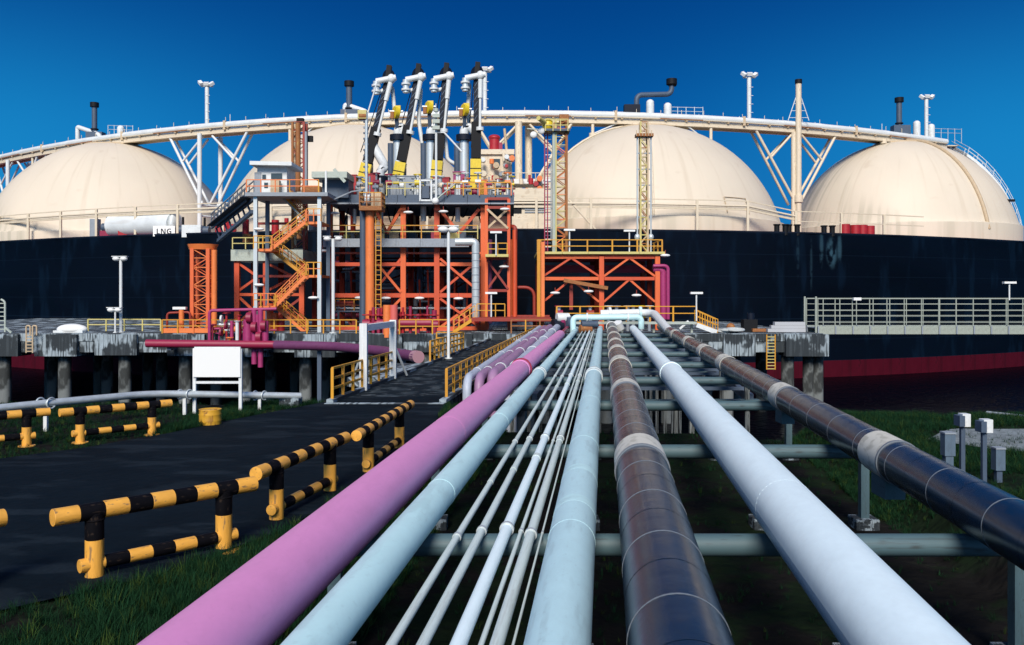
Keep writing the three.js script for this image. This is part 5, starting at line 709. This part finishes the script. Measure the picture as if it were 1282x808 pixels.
{
  const A = plainPipe('thick pink pipe, leftmost of the pipes in the foreground', 170, 340, M.pinkPipe, [-4, 45], { d: 24.2, k: 0.9 }); ring(A.t, 'flange_ring', A.w, 24.0, A.w.r * 1.16, 0.1, M.crimson); ring(A.t, 'weld_ring', A.w, 12.8, A.w.r * 1.008, 0.05, M.pinkPipe); ring(A.t, 'flange_ring', A.w, 23.7, A.w.r * 1.06, 0.2, M.pinkPipe); tube(A.t, 'end_pipe', [alongPipe(A.w.x0, A.w.y, 45), alongPipe(A.w.x0, A.w.y, 57)], 0.12, M.crimson);
  const B = plainPipe('pale blue pipe next to the pink one', 350, 435, M.paleBlue, [-4, 55], { d: 24.0, k: 0.88 }); for (const d of [23.4, 23.8]) ring(B.t, 'clamp', B.w, d, B.w.r * 1.14, 0.16, M.galv); ring(B.t, 'weld_ring', B.w, 14.6, B.w.r * 1.02, 0.06, M.paleBlue); ring(B.t, 'weld_ring', B.w, 9.4, B.w.r * 1.02, 0.06, M.paleBlue);
  const G = plainPipe('pale green pipe running up the middle, left of the black clad pipe', 655, 740, M.paleGreenPipe, [-4, 55], { d: 23.0, k: 0.84 }); for (const d of [22.2, 22.7]) ring(G.t, 'clamp', G.w, d, G.w.r * 1.15, 0.2, M.galv); for (const d of [7.4, 11.8, 16.5]) ring(G.t, 'weld_ring', G.w, d, G.w.r * 1.012, 0.05, M.paleGreenPipe); for (const d of [8.2, 9.7]) ring(G.t, 'tape_band', G.w, d, G.w.r * 1.006, 0.3, M.paleBlue);
  const W = plainPipe('thick bright white pipe right of the black clad pipe', 1053, 1216, M.whitePipe, [-4, 53], { d: 22.8, k: 0.8 }); ring(W.t, 'weld_ring', W.w, 8.2, W.w.r * 1.003, 0.04, M.whitePipe); ring(W.t, 'clamp', W.w, 22.4, W.w.r * 1.05, 0.4, M.whitePipe);
  const thin = [[482, 497, 'thin grey pipe, nearest the pale blue pipe of the thin ones'], [520, 537, 'second thin grey pipe, left of the medium pale one'], [562, 585, 'medium pale pipe in the middle of the thin bundle'], [598, 606, 'very thin pipe right of the medium pale one'], [612, 631, 'medium grey pipe at the right of the thin bundle'], [640, 644, 'thinnest grey conduit beside the pale green pipe']];
  thin.forEach(([a, b, l], i) => { const q = plainPipe(l, a, b, i === 2 ? M.whitePipe : M.thinPipe, [-4, 55]); for (const d of [8.3, 13.6, 18.6, 24.2, 30, 36]) { const k = rnd() < 0.8; if (k) ring(q.t, 'pipe_clip', q.w, d + rr(-0.15, 0.15), q.w.r * 1.28, 0.07, M.galv); } for (const d of [10.6 + i * 0.7, 21 + i * 0.4]) ring(q.t, 'coupling', q.w, d, q.w.r * 1.12, 0.2, M.thinPipe); });
}
// black clad pipes: jacket sheets lapped like shingles, thin straps at the laps, pale saddles
M.jacket = std([1, 1, 1], 0.27, { map: (() => { const t = tex(512, 256, (u, v) => { const n = fbm(u, v, 12, 6, 4, 270), st = fbm(u, v, 90, 3, 3, 271), dust = smooth(0.5, 0.78, fbm(u, v, 20, 8, 5, 273)); return mix([0.003, 0.018, 0.042].map((c) => c * (0.7 + 0.6 * n)), [0.034, 0.032, 0.032], dust * 0.28 + smooth(0.55, 0.8, st) * 0.25); }); return t; })(), roughnessMap: tex(256, 128, (u, v) => 0.75 + 0.5 * fbm(u, v, 30, 8, 4, 275), false), bumpMap: softBump, bumpScale: 0.002, metalness: 0.1 });
M.strap = std([0.20, 0.23, 0.26], 0.45, { metalness: 0.5 });
M.band = std([1, 1, 1], 0.6, { map: tex(256, 64, (u, v) => { const n = fbm(u, v, 24, 6, 4, 276); return mix([0.58, 0.57, 0.49], [0.42, 0.41, 0.34], smooth(0.45, 0.75, n)); }) });
for (const [xl, xr, label, bands, base] of [[785, 920, 'black metal clad insulated pipe in the middle between the pale green and the white pipe', [10.3, 17.4, 24, 29.2, 34, 40, 47], 0.2], [1524, 1819, 'black metal clad insulated pipe farthest right with pale saddles', [11, 17.3, 25.6, 31, 37, 44], 0.0]]) {
  let w = wedge(xl, xr); if (xl > 1000) { const a = Math.atan(525 / 346), b = Math.atan(525 / 258), m = (a + b) / 2, rk = Math.sin((b - a) / 2) / Math.cos(m), h = (3.5 - RACK) / (1 + rk); w = { x0: Math.tan(m) * h, y: 3.5 - h, r: rk * h }; }
  const t = thing('clad_pipeline', label, 'pipe', alongPipe(w.x0, w.y, 0), 'pipes on the rack'); const len = 0.8, n = Math.floor(59 * STRETCH / len), geos = [0, 1, 2].map((k) => { const g = new THREE.CylinderGeometry(w.r * 0.997, w.r * 1.003, len * 1.01, 40, 1, true).rotateX(-Math.PI / 2).rotateZ(k * 2.1); const uv = g.attributes.uv; for (let i = 0; i < uv.count; i++) uv.setXY(i, uv.getX(i) + k * 0.37, uv.getY(i) * 0.5 + k * 0.31); return g; }), strap = new THREE.CylinderGeometry(w.r * 1.009, w.r * 1.009, 0.013, 40).rotateX(Math.PI / 2);
  for (let k = 0; k < n; k++) { const d = -3 + (k * len) / STRETCH; const m = part(t, 'jacket_section', geos[Math.floor(rnd() * 3)], M.jacket, alongPipe(w.x0, w.y, d + len / 2 / STRETCH)); m.rotation.y = yawPipe; if (d > 3 && k % 2 === 0) { const s = part(t, 'strap', strap, M.strap, alongPipe(w.x0, w.y, d)); s.rotation.y = yawPipe; } }
  for (const d of bands) { ring(t, 'saddle_band', w, d, w.r * 1.045, 0.9 + (d > 20 ? 0.4 : 0), M.band); ring(t, 'saddle_edge', w, d - 0.4, w.r * 1.06, 0.05, M.strap); const sh = bar(t, 'saddle_shoe', alongPipe(w.x0, w.y - w.r, d).add(V3(0, 0.03, 0)), alongPipe(w.x0, RACK - 0.28, d), 0.3, 0.5, M.beamPaint); }
  if (base) { ring(t, 'end_flange', w, 54.6, w.r * 1.15, 0.3, M.white); }
}
{ // white manifold loops at the far end of the rack
  const m = thing('crossover_pipe', 'white crossover pipe loop over the far ends of the pipes', 'pipe', at(717, 423, 53)); tube(m, 'loop_pipe', [at(717.5, 424, 52), at(717.5, 397.5, 52), at(803, 397.5, 52), at(803, 412, 52)], 0.21, M.paleBlue, { bend: 0.35, radial: 20 }); for (const px of [735, 786]) rod(m, 'flange', at(px - 1, 397.5, 52), at(px + 1, 397.5, 52), 0.32, M.white);
  const e = thing('elbow_pipe', 'white swept elbow pipe joining the right black clad pipe', 'pipe', at(800, 391, 55)); const q = alongPipe(4.25, 1.08, 48); tube(e, 'elbow', [at(752, 393, 55.6), at(818, 391.5, 55.6), q], 0.29, M.white, { bend: 1.3, radial: 20 }); rod(e, 'flange', at(762, 392.6, 55.6), at(765, 392.6, 55.6), 0.5, M.white); rod(e, 'flange', at(800, 392, 55.6), at(803, 392, 55.6), 0.5, M.paleBlue);
  const c = thing('pipe_end_cluster', 'dark valves and crimson elbows at the far end of the pink pipe', 'valves', at(700, 412, 54)); for (const [x0, y0, x1, y1, r, mm] of [[692, 408, 704, 408, 0.5, M.navy], [704, 400, 704, 418, 0.25, M.magenta], [708, 404, 716, 404, 0.45, M.slate], [726, 412, 740, 412, 0.3, M.rustSteel], [728, 406, 748, 406, 0.25, M.slate], [697, 398, 712, 398, 0.35, M.white], [712, 396, 712, 410, 0.2, M.grey], [773, 404, 776, 412, 0.35, M.white]]) rod(c, 'valve_body', at(x0, y0, 54), at(x1, y1, 54.2), r, mm);
}
[[-4.72, 0.62, 0.15, M.blueGreyPipe, 25.0, 'pale blue riser pipe between the trestle railing and the purple pipes'], [-4.38, 0.60, 0.17, M.purplePipe, 25.4, 'dark purple pipe rising beside the pale blue riser'], [-3.98, 0.64, 0.21, M.purplePipe, 25.9, 'purple pipe in the middle between the trestle and the pink pipe'], [-3.46, 0.60, 0.26, M.blueGreyPipe, 26.6, 'thick blue grey pipe close beside the pink pipe']].forEach(([x0, y, r, mat, d, label]) => {
  const t = thing('riser_pipe', label, 'pipe', pos(x0 + TX(d), -1, d), 'pipes rising beside the trestle'); tube(t, 'pipe_run', [pos(x0 + TX(d), -3.2, d), pos(x0 + TX(d), y, d), pos(x0 + TX(53), y + 0.5, 53)], r, mat, { bend: 0.6, radial: 20 }); for (let k = 0; k < 4; k++) { const dd = d + 2 + k * 6.4; const m = part(t, 'clamp', ringGeo(r * 1.12, 0.14), M.galv, pos(x0 + TX(dd), y + 0.5 * (dd - d) / (53 - d), dd)); m.rotation.y = yawPipe; } });
{ // deck of lower steel below the rack over the water
  const t = thing('rack_walkway', 'teal grey steel walkway hanging under the far part of the pipe rack', 'walkway', pos(TX(40), -0.6, 40)); for (const x of [-2.4, 0.4, 3.2, 5.0]) bar(t, 'stringer', pos(x + TX(25), -0.05, 25), pos(x + TX(55), -0.05, 55), 0.18, 0.3, M.slate); for (let d = 26; d < 55; d += 1.6) bar(t, 'cross_bar', pos(-3.3 + TX(d), 0.16, d), pos(5.1 + TX(d), 0.16, d), 0.12, 0.12, M.slate);
}
// ---------------------------------------------------------------- striped barriers
M.barYellow = std([1, 1, 1], 0.45, { map: (() => tex(128, 128, (u, v) => { const n = fbm(u, v, 8, 8, 4, 300), c = smooth(0.66, 0.74, fbm(u, v, 20, 20, 4, 301)); return mix([0.72, 0.36, 0.055].map((k) => k * (0.84 + 0.32 * n)), [0.20, 0.13, 0.07], c * 0.8); }))(), bumpMap: grain, bumpScale: 0.003 });
M.barBlack = dull([1, 1, 1], 0.55, { map: tex(128, 128, (u, v) => { const n = fbm(u, v, 8, 8, 4, 304), c = smooth(0.68, 0.76, fbm(u, v, 20, 20, 4, 305)); return mix([0.0045, 0.0045, 0.006].map((k) => k * (0.6 + 0.8 * n)), [0.05, 0.035, 0.025], c * 0.45); }) });
const barGeo = new Map(); const cyl = (r, len) => { const k = r + '_' + len.toFixed(3); if (!barGeo.has(k)) barGeo.set(k, new THREE.LatheGeometry([[0.0001, -len / 2], [r - 0.006, -len / 2], [r, -len / 2 + 0.006], [r, len / 2 - 0.006], [r - 0.006, len / 2], [0.0001, len / 2]].map(([a, b]) => new THREE.Vector2(a, b)), 28)); return barGeo.get(k); };
function seg(parent, name, a, b, r, mat) { const m = part(parent, name, cyl(r, a.distanceTo(b)), mat, V3().addVectors(a, b).multiplyScalar(0.5)); m.quaternion.setFromUnitVectors(Y, V3().subVectors(b, a).normalize()); m.rotateY(rnd() * 6); return m; }
function barrier(label, posts, pxEnds, hTop, hLow, r = 0.105) {  // posts as [photo x, photo y of the foot]
  const P = posts.map(([px, py]) => { const d = 3202.5 / (py - 369); return pos(xOf(px, d), 0, d); });
  const A = P[0], B = P[P.length - 1], dir = V3().subVectors(B, A).normalize();
  const hit = (px) => { const k = (px - 641) / FOCAL; const t = (-A.z * k - A.x) / (dir.x + dir.z * k); return t; };   // where the line of the barrier meets that column of the photo
  const [t0, t1] = pxEnds.map(hit), L = B.clone().sub(A).length();
  const g = thing('road_barrier', label, 'barrier', A, 'striped barriers along the road');
  const stripes = (s0, s1, y, rad, first) => { let n = Math.max(1, Math.round((s1 - s0) / 0.33)); if (n % 2 === 0) n += 1; for (let k = 0; k < n; k++) { const a = s0 + (s1 - s0) * k / n, b = s0 + (s1 - s0) * (k + 1) / n; const yl = (k + first) % 2 === 0; seg(g, yl ? 'yellow_band' : 'black_band', A.clone().addScaledVector(dir, a).setY(y), A.clone().addScaledVector(dir, b).setY(y), rad, yl ? M.barYellow : M.barBlack); } };
  stripes(t0, t1, hTop, r, 0); stripes(-0.18, L + 0.18, hLow, r * 0.8, 0);
  P.forEach((p) => { const gy = groundY(p.x, -p.z / STRETCH); seg(g, 'post_foot', p.clone().setY(gy - 0.1), p.clone().setY(hTop * 0.58), r * 1.05, M.barYellow); seg(g, 'post_head', p.clone().setY(hTop * 0.58), p.clone().setY(hTop - r * 0.2), r * 1.06, M.barBlack); seg(g, 'base_plate', p.clone().setY(gy - 0.02), p.clone().setY(gy + 0.025), r * 1.9, M.barYellow); seg(g, 'weld_collar', p.clone().setY(hTop - r * 1.12), p.clone().setY(hTop - r * 0.9), r * 1.14, M.barBlack); });
}
barrier('nearest striped barrier at the front left of the road', [[118, 724], [280, 688]], [65, 319], 0.83, 0.18);
barrier('striped barrier second from the front along the near road edge', [[346, 652], [413, 616]], [320, 433], 0.85, 0.2);
barrier('striped barrier farthest along the near road edge, beside the pink pipe', [[461, 592], [500, 562]], [446, 514], 0.86, 0.2);
barrier('striped barrier on the far side of the road in front of the white board', [[100, 554], [190, 544]], [74, 214], 0.74, 0.22, 0.098);
barrier('striped barrier on the far side of the road at the left edge of the picture', [[-45, 566], [33, 558]], [-70, 62], 0.74, 0.22, 0.098);
barrier('end of a striped barrier just entering the picture at the left edge', [[-260, 800], [-40, 746]], [-330, 5], 0.83, 0.18);
// ---------------------------------------------------------------- board, drum, low pipe, marker posts
{
  const d = 21.6, t = thing('notice_board', 'blank white board on two white legs at the far road verge', 'board', pos(xOf(272, d), 0, d)); const L = xOf(243.5, d), R = xOf(301, d);
  for (const x of [L, R]) bar(t, 'leg', pos(x, -0.1, d), pos(x, yOf(437, d), d), 0.09, 0.09, M.white); box(t, 'board_panel', pos((L + R) / 2, (yOf(436, d) + yOf(472, d)) / 2, d - 0.06), R - L + 0.04, yOf(436, d) - yOf(472, d), 0.04, M.lampWhite); bar(t, 'frame_bar', pos(L, yOf(435.5, d), d), pos(R, yOf(435.5, d), d), 0.07, 0.05, M.white); bar(t, 'frame_bar', pos(L, yOf(479, d), d), pos(R, yOf(479, d), d), 0.06, 0.07, M.white);
  const dd = 19.6, b = pos(xOf(263, dd), 0, dd), dr = thing('oil_drum', 'battered yellow drum on the grass below the white board', 'drum', b); const prof = [[0.001, 0], [0.27, 0], [0.285, 0.02], [0.285, 0.13], [0.3, 0.15], [0.285, 0.17], [0.285, 0.29], [0.3, 0.31], [0.285, 0.33], [0.285, 0.43], [0.295, 0.45], [0.27, 0.45], [0.265, 0.43], [0.001, 0.43]]; part(dr, 'drum_body', new THREE.LatheGeometry(prof.map(([x, y]) => new THREE.Vector2(x, y)), 36), std([1, 1, 1], 0.6, { map: paintWear([0.56, 0.30, 0.02], [0.16, 0.06, 0.02], 1, 310) }), b.clone().setY(groundY(b.x, dd))); const bung = part(dr, 'drum_bung', new THREE.CylinderGeometry(0.035, 0.035, 0.02, 12), M.rustSteel, b.clone().add(V3(0.14, groundY(b.x, dd) + 0.44, 0)));
  const lp2 = thing('bank_pipe', 'low silver pipe along the left bank behind the striped barriers', 'pipe', at(190, 493, 21)); tube(lp2, 'pipe_run', [at(-160, 528, 16.2), at(60, 505, 18.8), at(190, 493, 21), at(376, 496, 22.8)], 0.1, M.galv, { bend: 0.8, radial: 20 });
  for (const [px, py, dq] of [[57, 505, 18.8], [231, 494, 21.4], [325, 495.5, 22.3]]) { const c = at(px, py, dq), gr = groundY(c.x, dq); bar(lp2, 'support_post', V3(c.x, gr - 0.1, c.z), V3(c.x, c.y - 0.08, c.z), 0.09, 0.09, M.white); for (const s of [-0.14, 0.14]) { const u = part(lp2, 'u_bolt', new THREE.TorusGeometry(0.135, 0.022, 8, 18), M.galv, c.clone().add(V3(s, 0, 0))); u.rotation.y = Math.PI / 2 - 0.35; } }
  { const c = at(372, 496, 22.8), gr = groundY(c.x, 22.8); box(lp2, 'end_block', V3(c.x - 0.2, (gr + c.y) / 2 - 0.1, c.z), 0.6, c.y - gr + 0.1, 0.5, M.concrete); }
}
[[1187, 543, 588, 'short pale grey marker post with a box, leftmost of the four on the bank', 0.2, M.blueGrey, 0.24], [1205, 518, 592, 'tall dark marker post with a white capped box, left of the two tall ones', 0.11, M.slate, 0.2], [1232, 525, 600, 'tall dark marker post with a white capped box, right of the two tall ones', 0.11, M.slate, 0.22], [1250, 562, 612, 'short dark marker post with a grey box, rightmost on the right bank', 0.15, M.slate, 0.22]].forEach(([px, top, low, label, w, m, bw], i) => {
  const d = 13.4 + (i % 2) * 0.4, x = xOf(px, d), g = groundY(x, d), y1 = yOf(top, d), t = thing('marker_post', label, 'post', pos(x, g, d), 'marker posts on the right bank'); bar(t, 'post', pos(x, g - 0.1, d), pos(x, y1 - 0.15, d), w * 0.7, w * 0.7, m);
  if (i === 1 || i === 2) { box(t, 'cap_box', pos(x + 0.04, y1 - 0.12, d), bw * 0.75, 0.24, 0.18, M.white); box(t, 'cap_face', pos(x - 0.06, y1 - 0.13, d - 0.01), 0.1, 0.2, 0.23, M.slate); } else { box(t, 'meter_box', pos(x, y1 - 0.2, d), bw * 0.8, 0.4, 0.18, M.blueGrey); box(t, 'box_lid', pos(x, y1 + 0.015, d), bw * 0.86, 0.03, 0.21, M.grey); }
});
{ // pale gravel path and a kerb pipe on the right bank
  const P = [], U = [], I = [], n = 40; for (let i = 0; i <= n; i++) { const x = 9.6 + 14 * i / n; const c = 16.9 - 0.02 * (x - 12) * (x - 12) * 0.3, hw = 0.95 * smooth(9.4, 11, x) + 0.05; for (let k = 0; k <= 4; k++) { const d = c + hw * (k / 2 - 1); P.push(x, groundY(x, d) + 0.05, -d * STRETCH); U.push(x / 3, d / 3); } }
  for (let i = 0; i < n; i++) for (let k = 0; k < 4; k++) { const a = i * 5 + k, b = a + 5; I.push(a, b, a + 1, a + 1, b, b + 1); }
  const g = new THREE.BufferGeometry(); g.setAttribute('position', new THREE.Float32BufferAttribute(P, 3)); g.setAttribute('uv', new THREE.Float32BufferAttribute(U, 2)); g.setIndex(I); g.computeVertexNormals();
  const m = finish(new THREE.Mesh(g, std([1, 1, 1], 0.95, { map: tex(256, 256, (u, v) => { const a = fbm(u, v, 40, 40, 3, 320), b = fbm(u, v, 6, 6, 4, 321); return [0.16, 0.19, 0.20].map((c) => c * (0.4 + 0.7 * a + 0.4 * b)); }), bumpMap: grain, bumpScale: 0.03 }))); m.name = 'path'; m.userData = { kind: 'structure', label: 'pale gravel path curving behind the marker posts', category: 'path' }; scene.add(m);
  const k = thing('kerb_pipe', 'thin pale pipe lying on the grass at the right edge', 'pipe', at(1260, 522, 19.5)); tube(k, 'pipe_run', [at(1236, 517, 20.3), at(1420, 537, 17.6)], 0.05, M.galv); for (const px of [1240, 1275]) { const q = at(px, 517 + (px - 1236) * 0.11, 20.2); bar(k, 'peg', q, q.clone().setY(groundY(q.x, 20.2) - 0.1), 0.05, 0.05, M.galv); }
}
// ---------------------------------------------------------------- grass
const GRASS = [0.009, 0.036, 0.015];
const inRoad = (x, d) => { let c = false; for (let i = 0, j = roadEdge.length - 1; i < roadEdge.length; j = i++) { const [xi, yi] = roadEdge[i], [xj, yj] = roadEdge[j]; if ((yi > d) !== (yj > d) && x < (xj - xi) * (d - yi) / (yj - yi) + xi) c = !c; } return c; };
function tuftGeo(nb, h, spread, w) {
  const P = [], N = [], I = []; for (let k = 0; k < nb; k++) { const a = rnd() * 6.28, l = rr(0.2, 1) * spread, hh = h * rr(0.55, 1), ox = rr(-0.06, 0.06), oz = rr(-0.06, 0.06), dx = Math.cos(a), dz = Math.sin(a), sx = -dz * w, sz = dx * w, b = P.length / 3;
    P.push(ox - sx, 0, oz - sz, ox + sx, 0, oz + sz, ox + dx * l * 0.4 - sx * 0.8, hh * 0.62, oz + dz * l * 0.4 - sz * 0.8, ox + dx * l * 0.4 + sx * 0.8, hh * 0.62, oz + dz * l * 0.4 + sz * 0.8, ox + dx * l, hh, oz + dz * l); I.push(b, b + 1, b + 2, b + 2, b + 1, b + 3, b + 2, b + 3, b + 4); }
  const g = new THREE.BufferGeometry(); g.setAttribute('position', new THREE.Float32BufferAttribute(P, 3)); g.setIndex(I); g.computeVertexNormals(); return g;
}
function grassField(name, label, count, x0, x1, d0, d1, ok, hr, col) {
  const list = []; let tries = 0; while (list.length < count && tries++ < count * 12) { const x = rr(x0, x1), d = d0 + (d1 - d0) * rnd(); if (!ok(x, d) || inRoad(x, d)) continue; const clump = fbm(x * 0.06 + 20, d * 0.06 + 20, 16, 16, 3, 330); if (rnd() > smooth(0.3, 0.58, clump) + 0.12) continue; list.push([x, d, clump]); }
  const m = new THREE.InstancedMesh(tuftGeo(12, 1, 0.5, 0.009), dull([1, 1, 1], 0.9, { side: THREE.DoubleSide }), list.length), q = new THREE.Object3D(), c = new THREE.Color();
  list.forEach(([x, d, k], i) => { q.position.set(x, groundY(x, d) - 0.02, -d * STRETCH); q.rotation.set(rr(-0.12, 0.12), rnd() * 6.28, rr(-0.12, 0.12)); const h = rr(hr[0], hr[1]) * (0.55 + k); q.scale.set(h * rr(0.8, 1.4) + 0.1, h, h * rr(0.8, 1.4) + 0.1); q.updateMatrix(); m.setMatrixAt(i, q.matrix); const s = rr(0.55, 1.25), dry = rnd() < 0.12 ? 1 : 0; c.setRGB(col[0] * s * (1 + dry * 3), col[1] * s * (1 + dry * 0.8), col[2] * s); m.setColorAt(i, c); });
  m.name = name; m.userData = { kind: 'stuff', label, category: 'grass' }; finish(m); scene.add(m);
}
grassField('verge_grass', 'dark grass around the feet of the near striped barriers', 13000, -9, 0.5, 4.5, 24, (x, d) => x - 0.127 * d < -3.0 && d * 1.0 < 24.2, [0.10, 0.30], GRASS);
grassField('far_verge_grass', 'green grass strip between the road and the left water edge', 14000, -26, -4.5, 13, 24, (x, d) => d < 23.9 && x < -4.6, [0.06, 0.17], GRASS);
grassField('bank_grass', 'bright green grass on the mound at the right', 42000, 5.5, 24, 11, 22.3, (x, d) => x - 0.127 * d > 5.2 && d > 11.4 + 1.5 * hash(Math.floor(x * 3), 1, 2) && !(x > 9.8 && Math.abs(d - 16.9) < 0.9 && rnd() < 0.86), [0.10, 0.24], GRASS);
grassField('rack_grass', 'dark sparse weeds on the soil beneath the pipes', 1800, -2.5, 14, 7, 22.5, (x, d) => { const u = x - 0.127 * d; return u > -3 && (u < 5.2 || d < 12.4); }, [0.06, 0.16], GRASS);

renderer.render(scene, camera);
